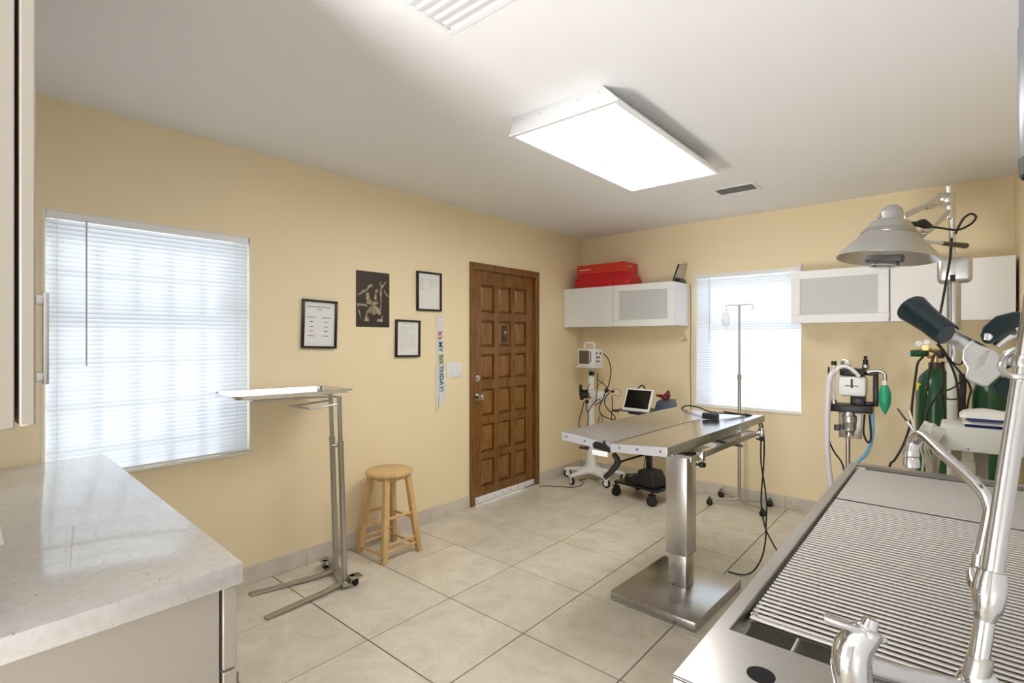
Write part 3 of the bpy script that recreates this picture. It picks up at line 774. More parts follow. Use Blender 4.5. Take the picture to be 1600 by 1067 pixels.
# red bag and box on top of the corner cabinet
zc = Z1
bg = MB(); rings = []
for (f, k) in ((0, 1.06), (.035, 1.09), (.08, 1.03), (.115, .97), (.14, .93)):
    n = 40; rr = []
    for i in range(n):
        a = 2*PI*i/n; ca, sa = math.cos(a), math.sin(a); q = 1/max(abs(ca), abs(sa))
        jit = 1+.035*math.sin(9*a+f*40)+.02*math.sin(17*a)
        rr.append(Vector((-2.665+ca*q**.72*.315*k*jit, 4.58+sa*q**.72*.145*k*jit, zc+f)))
    rings.append(rr)
bg.loft(rings)
solo('red_plastic_bag', bg, M['redbag'], 'shiny red plastic bag under the red box lid on the corner cabinet', 'bag', (-2.665, 4.58, zc))
t = thing('red_box', 'orange-red cardboard box sitting on the red plastic bag above the corner cabinet', 'box', (-2.66, 4.58, zc+.141))
part('carton', MB().box(-2.945, -2.395, 4.445, 4.71, zc+.141, zc+.235), M['red'], t, .003, 1)
part('print', MB().box(-2.91, -2.78, 4.4445, 4.445, zc+.185, zc+.191).box(-2.3950, -2.3945, 4.50, 4.58, zc+.19, zc+.197), M['paper'], t)
# dark folder leaning at the cabinet end
t = thing('black_folder', 'black folder leaning upright on top of the left glass-door cabinet', 'folder', (-1.93, 4.6, Z1))
fm_ = MB().hexa([(-1.965,4.53,zc),(-1.95,4.53,zc),(-1.95,4.70,zc),(-1.965,4.70,zc)], [(-1.905,4.53,zc+.17),(-1.89,4.53,zc+.17),(-1.89,4.70,zc+.185),(-1.905,4.70,zc+.185)])
part('cover', fm_, M['black'], t, .002)
part('binding_strip', MB().hexa([(-1.949,4.528,zc),(-1.945,4.528,zc),(-1.945,4.70,zc),(-1.949,4.70,zc)], [(-1.889,4.528,zc+.165),(-1.885,4.528,zc+.165),(-1.885,4.70,zc+.18),(-1.889,4.70,zc+.18)]), M['steel_dark'], t)
solo('black_pouch', MB().hexa([(-1.944,4.52,zc),(-1.888,4.52,zc),(-1.888,4.7,zc),(-1.944,4.7,zc)], [(-1.90,4.54,zc+.045),(-1.892,4.54,zc+.03),(-1.892,4.68,zc+.03),(-1.90,4.68,zc+.045)]), M['black'], 'small black pouch at the foot of the leaning black folder', 'pouch', (-1.91, 4.6, zc), .004)
solo('electric_cord', MB().tube([(-1.872, YB-.004, 1.93), (-1.869, YB-.004, 1.6), (-1.874, YB-.004, 1.2), (-1.87, YB-.004, .9), (-1.873, YB-.004, .3)], .003, 6), M['black'], 'thin dark cord running down the back wall left of the window', 'cord', (-1.873, YB, .3))
hk = MB(); hk.tube([(-1.945,YB-.003,1.47),(-1.93,YB-.004,1.44),(-1.925,YB-.006,1.41),(-1.94,YB-.02,1.395),(-1.955,YB-.03,1.405)], .0025, 6)
hk.tube([(-1.925,YB-.006,1.425),(-1.91,YB-.02,1.395),(-1.90,YB-.03,1.405),(-1.897,YB-.03,1.42)], .0025, 6); hk.tube([(-1.925,YB-.006,1.42),(-1.925,YB-.03,1.39),(-1.925,YB-.035,1.405)], .0025, 6)
solo('wall_hook', hk, M['steel_dark'], 'small wire hook on the back wall below the left glass-door cabinet', 'hook', (-1.925, YB, 1.4))

# ------------------------------------------------------------------ exam table
t = thing('exam_table', 'stainless steel V-top examination table on a square steel column', 'table', (-1.172, 2.72, 0), R_(-2.4))
TW = wm(t)
def L(mb): mb.v = [TW @ v for v in mb.v]; return mb
def panel(sx):
    m = MB(); a, b = (.004, .28)
    zi, zo = .931, .951
    ye = .635
    m.hexa([(sx*a,-ye,zi-.004),(sx*b,-ye,zo-.004),(sx*b,ye,zo-.004),(sx*a,ye,zi-.004)], [(sx*a,-ye,zi),(sx*b,-ye,zo),(sx*b,ye,zo),(sx*a,ye,zi)])
    return m
for sx in (-1, 1):
    part('table_panel', L(panel(sx)), M['steel_top'], t)
    part('side_skirt', L(MB().box(min(sx*.278, sx*.281), max(sx*.278, sx*.281), -.636, .636, .913, .952)), M['steel_dark'], t, .001)
    for ye in (-.636, .633):
        part('end_apron', L(MB().hexa([(sx*.002,ye,.893),(sx*.28,ye,.911),(sx*.28,ye+.003,.911),(sx*.002,ye+.003,.893)], [(sx*.002,ye,.930),(sx*.28,ye,.951),(sx*.28,ye+.003,.951),(sx*.002,ye+.003,.930)])), M['apron'], t)
    sm = MB()
    for xx in (.05, .14, .25): sm.lathe([(.006,0),(.005,.002)], (sx*xx, -.636, .915+.06*xx), (0,-1,0), 10)
    for yy in (-.57, -.2, .2, .57): sm.lathe([(.006,0),(.005,.002)], (sx*.281, yy, .932), (sx,0,0), 10)
    part('bolt', L(sm), M['chrome_worn'], t)
    rl = part('side_rail', L(MB().box(min(sx*.305,sx*.312), max(sx*.305,sx*.312), -.47, .52, .862, .888)), M['steel_dark'], t, .001)
    part('rail_bracket', L(MB().box(min(sx*.1,sx*.306), max(sx*.1,sx*.306), -.43, -.40, .868, .882).box(min(sx*.1,sx*.306), max(sx*.1,sx*.306), .40, .43, .868, .882)), M['steel_dark'], rl)
    for yy in (-.36, .47):
        c_ = part('rail_clamp', L(MB().box(min(sx*.300,sx*.325), max(sx*.300,sx*.325), yy-.016, yy+.016, .852, .898)), M['chrome_worn'], t, .003)
        part('clamp_knob', L(MB().lathe([(.014,0),(.016,.004),(.016,.018),(.008,.02)], (sx*.316, yy, .826), (0,0,1), 12).cyl((sx*.316,yy,.84),(sx*.316,yy,.855),.005).box(sx*.316-.03, sx*.316+.008, yy-.006, yy+.006, .829, .838)), M['black'], c_)
part('under_frame', L(MB().box(-.2, .2, -.42, .42, .872, .902).box(-.24, -.2, -.5, .5, .885, .905).box(.2, .24, -.5, .5, .885, .905)), M['steel_dark'], t, .002)
part('head_bracket', L(MB().box(-.10, .12, -.13, .22, .80, .872)), M['steel'], t, .003)
lt = part('latch', L(MB().prism([(-.09,.918),(-.075,.93),(-.02,.926),(0,.91),(0,.89),(-.085,.9)], .63, .645, Matrix(((1,0,0,0),(0,0,-1,0),(0,1,0,0),(0,0,0,1)))).box(-.03, -.024, -.648, -.636, .92, .94)), M['black'], t)
part('latch_plate', L(MB().box(-.09, -.005, -.65, -.638, .868, .892)), M['white'], lt, .002)
part('tilt_lever', L(MB().tube([(.01,-.62,.88),(.02,-.6,.84),(-.02,-.62,.78),(-.035,-.63,.765)], [.012,.016,.012,.012], 8, 3).cyl((.02,-.6,.84), (.12,-.4,.88), .005)), M['black'], t)
part('under_handle', L(MB().box(-.2, -.15, -.60, -.585, .872, .882)), M['black'], t, .003)
part('tilt_rod', L(MB().cyl((.13,-.45,.865), (.26,-.3,.868), .008).cyl((.2,.1,.86),(.33,.12,.85),.007)), M['black'], t)
cl = (.015, .072)     # column centre in table coordinates
part('upper_column', L(MB().box(cl[0]-.062, cl[0]+.06, cl[1]-.062, cl[1]+.06, .224, .82)), M['steel_v'], t, .003)
part('lower_column', L(MB().box(cl[0]-.052, cl[0]+.05, cl[1]-.052, cl[1]+.05, .05, .24)), M['steel_v'], t, .003)
sm = MB()
for xx in (-.045, .0, .045): sm.lathe([(.005,0),(.004,.002)], (cl[0]+xx, cl[1]-.062, .245), (0,-1,0), 8)
for yy in (-.04, .04): sm.lathe([(.005,0),(.004,.002)], (cl[0]+.06, cl[1]+yy, .245), (1,0,0), 8)
for xx in (-.03, 0, .03): sm.lathe([(.006,0),(.005,.003)], (cl[0]+xx, cl[1]-.062, .051), (0,0,1), 8)
part('column_bolt', L(sm), M['steel_dark'], t)
part('base_plate', L(MB().box(-.225, .245, -.275, .345, .001, .05)), M['steel'], t, .003)
# plastic drip tray slung under the top
part('drip_tray', L(MB().box(.02, .22, .05, .42, .835, .862)), M['putty'], t, .004)

# black adapter and cables on the table
pc = Vector((-1.09, 3.07, .9375))
t = thing('black_adapter', 'small black power adapter lying on the steel table', 'adapter', pc)
part('case', MB().box(-1.135, -1.05, 3.05, 3.10, .9375, .972), M['black'], t, .004)
part('clip', MB().tube([(-1.07,3.075,.972),(-1.07,3.075,.985),(-1.055,3.075,.985),(-1.045,3.075,.975)], .004, 6, 1), M['steel_dark'], t)
cab = MB()
cab.tube([A(1062,640,3.46), A(1072,634,3.42), A(1090,636,3.35), A(1108,643,3.22), A(1125,645,3.15), A(1150,647,3.13), A(1170,648,3.12), A(1182,654,3.13), A(1191,664,3.10), A(1194,690,3.1), A(1193,730,3.1), A(1190,765,3.1), A(1190,795,3.12), A(1196,825,3.12), A(1206,846,3.1), A(1214,860,3.05)], .0045, 7)
cab.tube([A(1130,643,3.13), A(1150,646,3.12), A(1168,650,3.1), A(1184,656,3.1), A(1189,680,3.1), A(1189,720,3.1), A(1195,760,3.1), A(1198,790,3.1), A(1197,820,3.1), A(1196,845,3.08), A(1190,872,3.0), A(1176,893,2.95), A(1160,898,3.05), A(1138,893,3.1)], .0045, 7)
cab.tube([A(1063,640,3.46), A(1068,648,3.38), A(1080,653,3.3), A(1098,654,3.2), A(1105,651,3.14)], .0018, 6)
solo('table_cables', cab, M['rubber'], 'black cables running over the steel table edge down to the floor', 'cable', (-.9, 3.2, 0))
FL = lambda px, py: A(px, py, 802*1.406/(py-530))
solo('floor_cord', MB().tube([FL(842,760), FL(856,759), FL(875,760), FL(895,761), FL(908,758), FL(911,753), FL(905,750), FL(916,748)], .0036, 6), M['darkgrey'], 'thin dark cord curling on the floor from the door to the monitor stand', 'cord', (-2.9, 4.1, 0))

# ------------------------------------------------------------------ drip stand
t = thing('drip_stand', 'tall chrome drip stand on castors in front of the back window', 'stand', (-1.375, 4.55, 0))
o = Vector((-1.375, 4.55, 0))
part('lower_pole', MB().cyl(o+Vector((0,0,.07)), o+Vector((0,0,1.1)), .0135), M['steel_rod'], t)
part('upper_pole', MB().cyl(o+Vector((0,0,1.1)), o+Vector((0,0,1.70)), .009), M['steel_rod'], t)
part('collar', MB().cyl(o+Vector((0,0,1.07)), o+Vector((0,0,1.11)), .017), M['steel_dark'], t)
hk = MB()
for s in (-1, 1): hk.tube([o+Vector((0,0,1.70)), o+Vector((s*.09,0,1.70)), o+Vector((s*.108,0,1.69)), o+Vector((s*.11,0,1.665)), o+Vector((s*.1,0,1.655)), o+Vector((s*.09,0,1.665))], .0035, 6, 3)
part('hook_bar', hk, M['steel_rod'], t)
for (x, y) in ((-1.572, 4.40), (-1.15, 4.39), (-1.175, 4.69), (-1.575, 4.69)):
    e = Vector((x, y, .062)); c0 = o+Vector((0,0,.06))
    part('foot', MB().tube([c0, c0.lerp(e, .45)+Vector((0,0,-.012)), e], [.014,.011,.01], 8, 4), M['alu'], t)
    caster(t, x, y, .075, .026, .018, random.uniform(-1, 1))
bgm = MB(); b0 = Vector((-1.487, 4.55, 1.52)); rings = []
for (f, w_, d_) in ((0,.012,.006),(.01,.03,.012),(.05,.037,.018),(.09,.034,.014),(.115,.03,.004),(.125,.012,.003)):
    rings.append([b0+Vector((w_*math.cos(2*PI*i/16), d_*math.sin(2*PI*i/16), f)) for i in range(16)])
bgm.loft(rings)
t2 = thing('saline_bag', 'clear fluid bag hanging from the drip stand hook', 'bag', b0)
part('pouch', bgm, M['baglight'], t2)
part('hanger_loop', MB().tube([b0+Vector((0,0,.12)), b0+Vector((.004,0,.14)), b0+Vector((0,0,.145)), b0+Vector((-.004,0,.14))], .0012, 6, 3, True), M['paper'], t2)
part('outlet_port', MB().cyl(b0, b0+Vector((-.006,0,-.03)), .004), M['paper'], t2)

# ------------------------------------------------------------------ monitor stand (back left corner)
c = Vector((-2.76, 4.43, 0))
t = thing('monitor_stand', 'white five-legged rolling stand in the back left corner', 'stand', c)
part('column', MB().lathe([(.06,.12),(.045,.2),(.033,.3),(.031,1.1),(.05,1.115),(.05,1.13)], c), M['whiteplastic'], t)
part('base_hub', MB().lathe([(.1,.08),(.11,.1),(.085,.125),(.05,.135)], c), M['whiteplastic'], t)
for k, (x, y) in enumerate(((-3.0, 4.36), (-2.80, 4.14), (-2.50, 4.28), (-2.485, 4.56), (-2.85, 4.68))):
    e = Vector((x, y, 0)); d = (e-c).normalized(); s = Vector((-d.y, d.x, 0))
    part('leg', MB().hexa([c+s*.05+Vector((0,0,.08)), c-s*.05+Vector((0,0,.08)), e-s*.022+d*.01+Vector((0,0,.085)), e+s*.022+d*.01+Vector((0,0,.085))],
         [c+s*.045+Vector((0,0,.125)), c-s*.045+Vector((0,0,.125)), e-s*.018+d*.01+Vector((0,0,.1)), e+s*.018+d*.01+Vector((0,0,.1))]), M['whiteplastic'], t, .006)
    w_ = caster(t, x, y, .085, .04, .022, math.atan2(d.y, d.x)+.9*(1 if k % 2 else -1)*.4+PI/2*.6, M['rubber'], M['whiteplastic'])
part('top_shelf', MB().box(-2.885, -2.64, 4.33, 4.54, 1.128, 1.14), M['whiteplastic'], t, .004)
part('side_basket', MB().box(-2.72, -2.58, 4.36, 4.44, .80, .90), M['whiteplastic'], t, .006)
part('cable_hook', MB().box(-2.86, -2.79, 4.40, 4.43, .86, .90).cyl((-2.86,4.39,.84),(-2.86,4.39,.95),.016).cyl((-2.84,4.38,.8),(-2.84,4.38,.88),.02), M['black'], t, .003)
part('clamp', MB().box(-2.76, -2.715, 4.38, 4.42, 1.05, 1.09), M['black'], t, .004)
t = thing('patient_monitor', 'white patient monitor with a small screen on the rolling stand', 'monitor', (-2.77, 4.43, 1.141))
part('case', MB().box(-2.87, -2.68, 4.345, 4.53, 1.1405, 1.315), M['whiteplastic'], t, .008)
part('screen', MB().box(-2.85, -2.733, 4.3435, 4.346, 1.165, 1.298), M['screen_brown'], t)
part('handle', MB().tube([(-2.835,4.42,1.31),(-2.83,4.42,1.36),(-2.81,4.42,1.372),(-2.745,4.42,1.372),(-2.725,4.42,1.36),(-2.72,4.42,1.31)], .011, 8, 3), M['whiteplastic'], t)
part('button_strip', MB().box(-2.722, -2.712, 4.3435, 4.346, 1.18, 1.29), M['darkgrey'], t)
sk = MB()
for (yy, zz) in ((4.40, 1.27), (4.40, 1.23), (4.44, 1.23), (4.44, 1.19), (4.40, 1.19), (4.47, 1.27)): sk.lathe([(.011,0),(.009,.006)], (-2.68, yy, zz), (1,0,0), 12)
part('connector', sk, M['darkgrey'], t)
cb = MB(); D = 5.0
Q = lambda pts, d=4.98: [A(890+u/6.667, 520+v/6.667, d) for u, v in pts]
cb.tube(Q([(350,218),(400,270),(430,380),(420,480),(400,560),(350,680),(310,780),(330,850),(400,890),(470,900),(470,870),(420,820),(370,750),(370,680),(420,620)]), .0052, 7)
cb.tube(Q([(290,420),(290,560),(270,720)]), .004, 6)
cb.tube(Q([(290,490),(350,530),(400,590),(440,620)]), .0045, 6)
cb.tube(Q([(215,530),(180,590),(165,640)]), .003, 6)
cb.tube(Q([(150,720),(125,820),(95,930),(97,985)]), .0045, 6)
cb.tube(Q([(175,720),(180,800),(195,850),(190,965)]), .0045, 6)
cb.tube(Q([(190,830),(230,760),(290,700),(320,700),(310,730),(260,750)]), .0045, 6)
cb.tube(Q([(440,650),(445,780),(430,920)]), .0045, 6)
cb.tube(Q([(300,940),(310,870),(330,860),(345,940)]), .003, 6)
cb.tube(Q([(200,600),(260,580),(320,530),(360,480)]), .002, 6)
cb.tube(Q([(440,590),(490,580),(530,610),(530,650),(490,660),(450,640)]), .0018, 6)
cb.ball(A(890+385/6.667, 520+600/6.667, 4.98), .022, 10); cb.ball(A(890+450/6.667, 520+610/6.667, 4.98), .014, 10); cb.ball(A(890+165/6.667, 520+650/6.667, 4.98), .022, 10, (1,1,1.5)); cb.ball(A(890+180/6.667, 520+715/6.667, 4.98), .02, 10)
solo('monitor_cables', cb, M['rubber'], 'tangle of black leads hanging on the white monitor stand', 'cable', (-2.7, 4.3, .6))
solo('cable_reel', MB().lathe([(.02,-.012),(.026,-.006),(.026,.01),(.01,.016)], A(890+205/6.667, 520+660/6.667, 4.96), (-.3,-1,0), 16), M['chrome_worn'], 'small round grey sensor hanging among the leads on the monitor stand', 'sensor', A(890+205/6.667, 520+660/6.667, 4.96))

# ------------------------------------------------------------------ black rolling cart
c = Vector((-2.07, 4.24, 0)); rz = R_(-9)
t = thing('rolling_cart', 'black rolling cart behind the steel examination table', 'cart', c, rz); TW2 = wm(t)
def L2(mb): mb.v = [TW2 @ v for v in mb.v]; return mb
part('lower_platform', L2(MB().box(-.23, .22, -.17, .17, .118, .138)), M['black'], t, .008)
part('post', L2(MB().box(.005, .05, -.02, .02, .138, .76)), M['black'], t, .003)
part('top_shelf', L2(MB().box(-.26, .24, -.17, .22, .755, .772)), M['black'], t, .01)
part('shelf_label', L2(MB().box(-.17, -.07, -.172, -.1695, .757, .77)), M['creamplastic'], t)
for (x, y) in ((-.21,-.16), (.17,-.165), (-.2,.15), (.18,.15)):
    p = TW2 @ Vector((x, y, 0)); caster(t, p.x, p.y, .122, .043, .026, random.uniform(.2, 1.2), M['rubber'], M['black'])
bxm = MB().hexa([TW2 @ Vector(v) for v in ((-.03,-.15,.139),(.19,-.15,.139),(.19,.06,.139),(-.03,.06,.139))], [TW2 @ Vector(v) for v in ((.0,-.13,.275),(.15,-.13,.28),(.15,.03,.28),(.0,.03,.275))])
solo('black_case', bxm, M['rubber'], 'black padded case on the lower platform of the rolling cart', 'case', TW2 @ Vector((.08,-.05,.139)), .018, seg=3)
cc = MB(); 
for k in range(4):
    pts = []
    for i in range(12):
        a = 2*PI*i/12; pts.append(TW2 @ Vector((-.12+(.07-.006*k)*math.cos(a+k), -.04+(.06+.004*k)*math.sin(a+k), .145+.012*k+.006*math.sin(3*a))))
    cc.tube(pts, .0055, 6, 3, True)
cc.tube([TW2 @ Vector(v) for v in ((-.06,-.05,.19),(0,-.06,.24),(.02,-.05,.35),(.015,-.03,.5),(.01,-.03,.7))], .004, 6)
solo('coiled_cable', cc, M['rubber'], 'coiled black cable on the lower platform of the rolling cart', 'cable', TW2 @ Vector((-.12,-.04,.139)))
# white-framed display leaning back on the shelf
t = thing('display', 'white framed display with a dark screen leaning back on the rolling cart', 'monitor', (-2.12, 4.2, .772))
BL, BR = Vector((-2.275, 4.165, .774)), Vector((-2.005, 4.15, .774)); up = Vector((.0, .10, .19)); up = up.normalized()*.215
nr = (BR-BL).cross(up).normalized(); nr = nr if nr.y < 0 else -nr
def pq(u, v, n): return BL+(BR-BL)*u+up*v+nr*n
def slab(u0,u1,v0,v1,n0,n1): return MB().hexa([pq(u0,v0,n0),pq(u1,v0,n0),pq(u1,v1,n0),pq(u0,v1,n0)], [pq(u0,v0,n1),pq(u1,v0,n1),pq(u1,v1,n1),pq(u0,v1,n1)])
part('bezel', slab(0,1,0,1,-.012,0), M['whiteplastic'], t, .004)
part('screen', slab(.065,.935,.12,.93,0,.001), M['screen'], t)
part('rear_stand', MB().hexa([pq(.4,.1,-.012),pq(.6,.1,-.012),pq(.6,.15,-.012),pq(.4,.15,-.012)], [pq(.4,.1,-.012)+Vector((0,.09,-.016)),pq(.6,.1,-.012)+Vector((0,.09,-.016)),pq(.6,.15,-.012)+Vector((0,.09,-.016)),pq(.4,.15,-.012)+Vector((0,.09,-.016))]), M['whiteplastic'], t)
prn = MB().hexa([(-2.0,4.23,.773),(-1.85,4.21,.773),(-1.83,4.37,.773),(-1.98,4.39,.773)], [(-1.985,4.26,.865),(-1.865,4.24,.865),(-1.85,4.36,.885),(-1.975,4.38,.885)])
t = thing('grey_device', 'grey-blue boxy device beside the leaning display on the rolling cart', 'device', (-1.91, 4.3, .773))
part('case', prn, M['greyblue'], t, .006)
part('label', MB().hexa([(-1.925,4.2155,.79),(-1.885,4.2105,.79),(-1.885,4.212,.79),(-1.925,4.217,.79)], [(-1.925,4.221,.80),(-1.885,4.216,.80),(-1.885,4.218,.80),(-1.925,4.223,.80)]), M['paper'], t)
dk = MB()
for k in range(9): dk.ball((-1.95+random.uniform(-.045,.055), 4.32+random.uniform(-.03,.03), .90+random.uniform(-.01,.05)), random.uniform(.013,.022), 8)
dk.ball((-1.93, 4.33, .892), .03, 10)
solo('red_clips', dk, M['darkred'], 'bunch of dark red clips on top of the grey-blue device', 'clips', (-1.93, 4.32, .88))
solo('black_lead', MB().tube([A(990,637,4.72), A(991,622,4.72), A(992,611,4.72), A(998,606,4.72), A(1003,602,4.72), A(1007,606,4.72), A(1007,613,4.72)], .006, 8), M['rubber'], 'looped black lead sticking up behind the leaning display', 'cable', A(1000,613,4.72))

RS = .87
# ------------------------------------------------------------------ anaesthesia machine (back wall right of window)
Y = 4.1
t = thing('anaesthesia_machine', 'anaesthesia machine with black frame and white canister on a chrome pole', 'medical device', (-.53, Y, 0))
part('pole', MB().cyl((-.54,Y,.06), (-.54,Y,.93), .016), M['steel_rod'], t)
for a in range(4):
    an = a*PI/2+.5; e = Vector((-.54+.25*math.cos(an), Y+.25*math.sin(an), .06))
    part('foot', MB().tube([(-.54,Y,.07), e], [.014,.01], 8, 1), M['alu'], t); caster(t, e.x, e.y, .07, .025, .018, an)
part('shelf_bracket', MB().box(-.65, -.40, Y-.07, Y+.07, .925, .975), M['black'], t, .003)
part('side_frame', MB().box(-.44, -.37, Y-.02, Y, 1.17, 1.20).box(-.40, -.37, Y-.02, Y, .97, 1.17).box(-.455, -.40, Y-.02, Y, .97, 1.0), M['black'], t, .006)
part('side_rod', MB().box(-.655,-.645,Y-.02,Y,.97,1.22), M['black'], t, .002)
can = part('absorber_canister', MB().box(-.585, -.43, Y-.09, Y+.04, 1.035, 1.165), M['whiteplastic'], t, .02)
part('lever', MB().box(-.512, -.502, Y-.096, Y-.088, 1.09, 1.15), M['black'], can, .002)
part('print', MB().box(-.545, -.47, Y-.0905, Y-.0895, 1.10, 1.106), M['ink'], can)
part('top_block', MB().box(-.58, -.44, Y-.07, Y+.05, 1.168, 1.215), M['black'], t, .008)
part('lower_block', MB().box(-.52, -.44, Y-.06, Y+.05, .975, 1.034), M['black'], t, .006)
part('pressure_gauge', MB().lathe([(.034,0),(.036,.01),(.036,.028),(.03,.03)], (-.545,Y-.03,1.245), (0,-1,0)), M['chrome_worn'], t)
part('relief_valve', MB().lathe([(.02,0),(.024,.01),(.022,.025),(.02,.028),(.016,.045),(.018,.05),(.018,.06),(.011,.062),(.011,.085)], (-.44,Y-.02,1.215), (0,0,1), 18), M['black'], t)
part('valve_ring', MB().cyl((-.44,Y-.02,1.222), (-.44,Y-.02,1.242), .0265), M['chrome_worn'], t)
fmr = part('flow_meter', MB().cyl((-.615,Y-.04,1.0), (-.615,Y-.04,1.235), .016), M['baglight'], t)
part('meter_cap', MB().cyl((-.615,Y-.04,1.235), (-.615,Y-.04,1.262), .019), M['black'], fmr)
part('meter_base', MB().cyl((-.615,Y-.04,.975), (-.615,Y-.04,1.0), .019), M['chrome_worn'], fmr)
part('elbow_pipe', MB().tube([(-.43,Y-.03,1.195),(-.385,Y-.03,1.205),(-.35,Y-.03,1.20),(-.335,Y-.03,1.18),(-.335,Y-.03,1.14)], .012, 10, 4), M['chrome_worn'], t)
part('y_piece', MB().tube([(-.60,Y-.1,1.19),(-.57,Y-.12,1.225),(-.53,Y-.12,1.23),(-.49,Y-.11,1.20),(-.465,Y-.1,1.17)], .013, 10, 4), M['whiteplastic'], t)
vp = part('vaporizer', MB().lathe([(.03,.0),(.042,.01),(.045,.06),(.05,.065),(.05,.10),(.036,.11),(.03,.13)], (-.525,Y-.06,.80), (0,0,1)), M['alu'], t)
part('dial', MB().lathe([(.03,0),(.03,.02),(.02,.024)], (-.525,Y-.06,.775), (0,0,1)), M['chrome_worn'], vp)
part('fitting', MB().box(-.61, -.575, Y-.08, Y-.04, .80, .835), M['darkgrey'], vp, .004)
part('mount_plate', MB().box(-.59, -.46, Y-.03, Y-.01, .75, .925), M['steel_dark'], t, .003)
part('breathing_bag', MB().lathe([(.013,1.14),(.014,1.115),(.026,1.10),(.036,1.07),(.038,1.03),(.034,.99),(.02,.955),(.008,.935),(.005,.925)], (-.335,Y-.03,0)), M['green_bag'], t)
part('bag_neck', MB().cyl((-.335,Y-.03,1.115), (-.335,Y-.03,1.145), .017), M['whiteplastic'], t)
hs = MB(); P = [(-.60,Y-.1,1.195),(-.625,Y-.12,1.15),(-.635,Y-.13,1.0),(-.64,Y-.13,.8),(-.635,Y-.13,.6),(-.60,Y-.12,.35),(-.5,Y-.12,.25)]
hs.tube(P, .02, 12, 8)
part('corrugated_hose', hs, M['hose'], t)
part('blue_tube', MB().tube([(-.40,Y-.05,.93),(-.40,Y-.06,.78),(-.43,Y-.07,.67),(-.49,Y-.07,.58),(-.53,Y-.07,.45)], .012, 8), M['bluetube'], t)
part('black_tube', MB().tube([(-.44,Y-.06,.92),(-.445,Y-.07,.80),(-.42,Y-.07,.74),(-.405,Y-.07,.78),(-.415,Y-.06,.92)], .007, 8)
     .tube([(-.65,Y-.05,.92),(-.64,Y-.08,.75),(-.61,Y-.08,.66),(-.56,Y-.08,.58),(-.54,Y-.08,.45)], .006, 8), M['rubber'], t)

RS = .80
# ------------------------------------------------------------------ gas cylinders
def gas(label, x, y, r, zs, loaded):
    t = thing('gas_cylinder', label, 'gas cylinder', (x, y, 0))
    part('tank', MB().lathe([(r*.9,0),(r,.02),(r,zs-.16),(r*.97,zs-.11),(r*.8,zs-.05),(r*.5,zs-.015),(r*.32,zs)], (x,y,0), (0,0,1), 36), M['green_tank'], t)
    part('neck_ring', MB().cyl((x,y,zs-.005), (x,y,zs+.035), r*.36), M['brownbake'], t)
    part('valve', MB().cyl((x,y,zs+.03), (x,y,zs+.10), .018).cyl((x-.04,y-.01,zs+.07), (x+.04,y,zs+.07), .012).lathe([(.03,0),(.03,.018),(.01,.02)], (x,y,zs+.10), (0,0,1), 12), M['brass'], t)
    return t
g1 = gas('tall green gas cylinder with regulator gauges, nearer the back window', -.085, 4.15, .124, 1.23, True)
part('label', MB().hexa(*[[Vector((-.085+.1*math.cos(a)*k, 4.15+.1*math.sin(a)*k, z)) for a, z in ((R_(205),1.09),(R_(250),1.07),(R_(250),1.115),(R_(205),1.14))] for k in (1.0, 1.012)]), M['yellow'], g1, label='yellow label')
rg = part('regulator', MB().cyl((-.085,4.10,1.335), (-.13,4.02,1.35), .014).cyl((-.20,4.02,1.335), (-.10,4.02,1.35), .011).box(-.145,-.115,4.0,4.04,1.34,1.375), M['brass'], g1)
for (px, py) in ((1436, 537), (1448, 535)):
    p = AY(px, py, 4.0)
    part('gauge', MB().lathe([(.021,0),(.023,.004),(.023,.02),(.018,.024)], p+Vector((0,.01,0)), (.0,-1,0), 20), M['paper'], rg)
p = AY(1422, 552, 3.98)
part('regulator_knob', MB().lathe([(.010,0),(.024,.004),(.026,.045),(.022,.085),(.014,.09)], p, (1,.15,0), 18), M['green_tank'], rg)
part('knob_cap', MB().lathe([(.018,-.002),(.02,.002)], p, (1,.15,0), 18), M['bluetube'], rg)
gas('tall green gas cylinder in the back right corner behind the towel', .175, 4.16, .118, 1.2, False)
hz = MB(); Q = lambda pts, d: [A(1400+u/6.667, 520+v/6.667, d) for u, v in pts]
hz.tube(Q([(320,200),(270,260),(225,320),(205,450),(185,600),(165,780),(160,900),(120,1050),(60,1200),(-20,1330),(-60,1370),(-110,1600),(-150,1900),(-180,2540)], 3.02), .008, 8)
hz.tube(Q([(440,190),(390,250),(360,350),(340,470),(310,650),(280,800),(262,950),(250,1060)], 3.0), .007, 8)
hz.tube(Q([(480,300),(500,400),(490,520),(440,640),(370,740),(325,830),(310,960),(300,1050)], 2.98), .007, 8)
hz.tube(Q([(500,300),(490,420),(500,520),(480,600),(500,800),(505,900)], 2.99), .005, 8)
solo('gas_hoses', hz, M['rubber'], 'black gas hoses trailing down in front of the green cylinder', 'hose', (-.1, 4, .6))
hz = MB()
hz.tube(Q([(430,120),(500,200),(560,310),(610,430),(640,560),(655,700),(655,880)], 2.33), .006, 8)
hz.tube(Q([(440,110),(530,230),(600,330),(660,400),(720,470),(760,530),(780,600),(760,680),(740,790),(730,850)], 2.33), .0055, 8)
hz.tube(Q([(520,230),(580,300),(650,330),(690,310),(700,250)], 2.33), .0045, 8)
hz.tube(Q([(520,605),(600,570),(660,520),(700,460)], 2.33), .0045, 8)
hz.tube(Q([(500,650),(540,690),(620,690),(690,660),(710,600)], 2.33), .004, 8)
hz.tube(Q([(690,430),(700,560),(690,700),(700,860)], 2.36), .016, 8)
solo('lamp_cables', hz, M['rubber'], 'black cables looping around the surgical lamp pole', 'cable', (0, 3.2, 1.0))
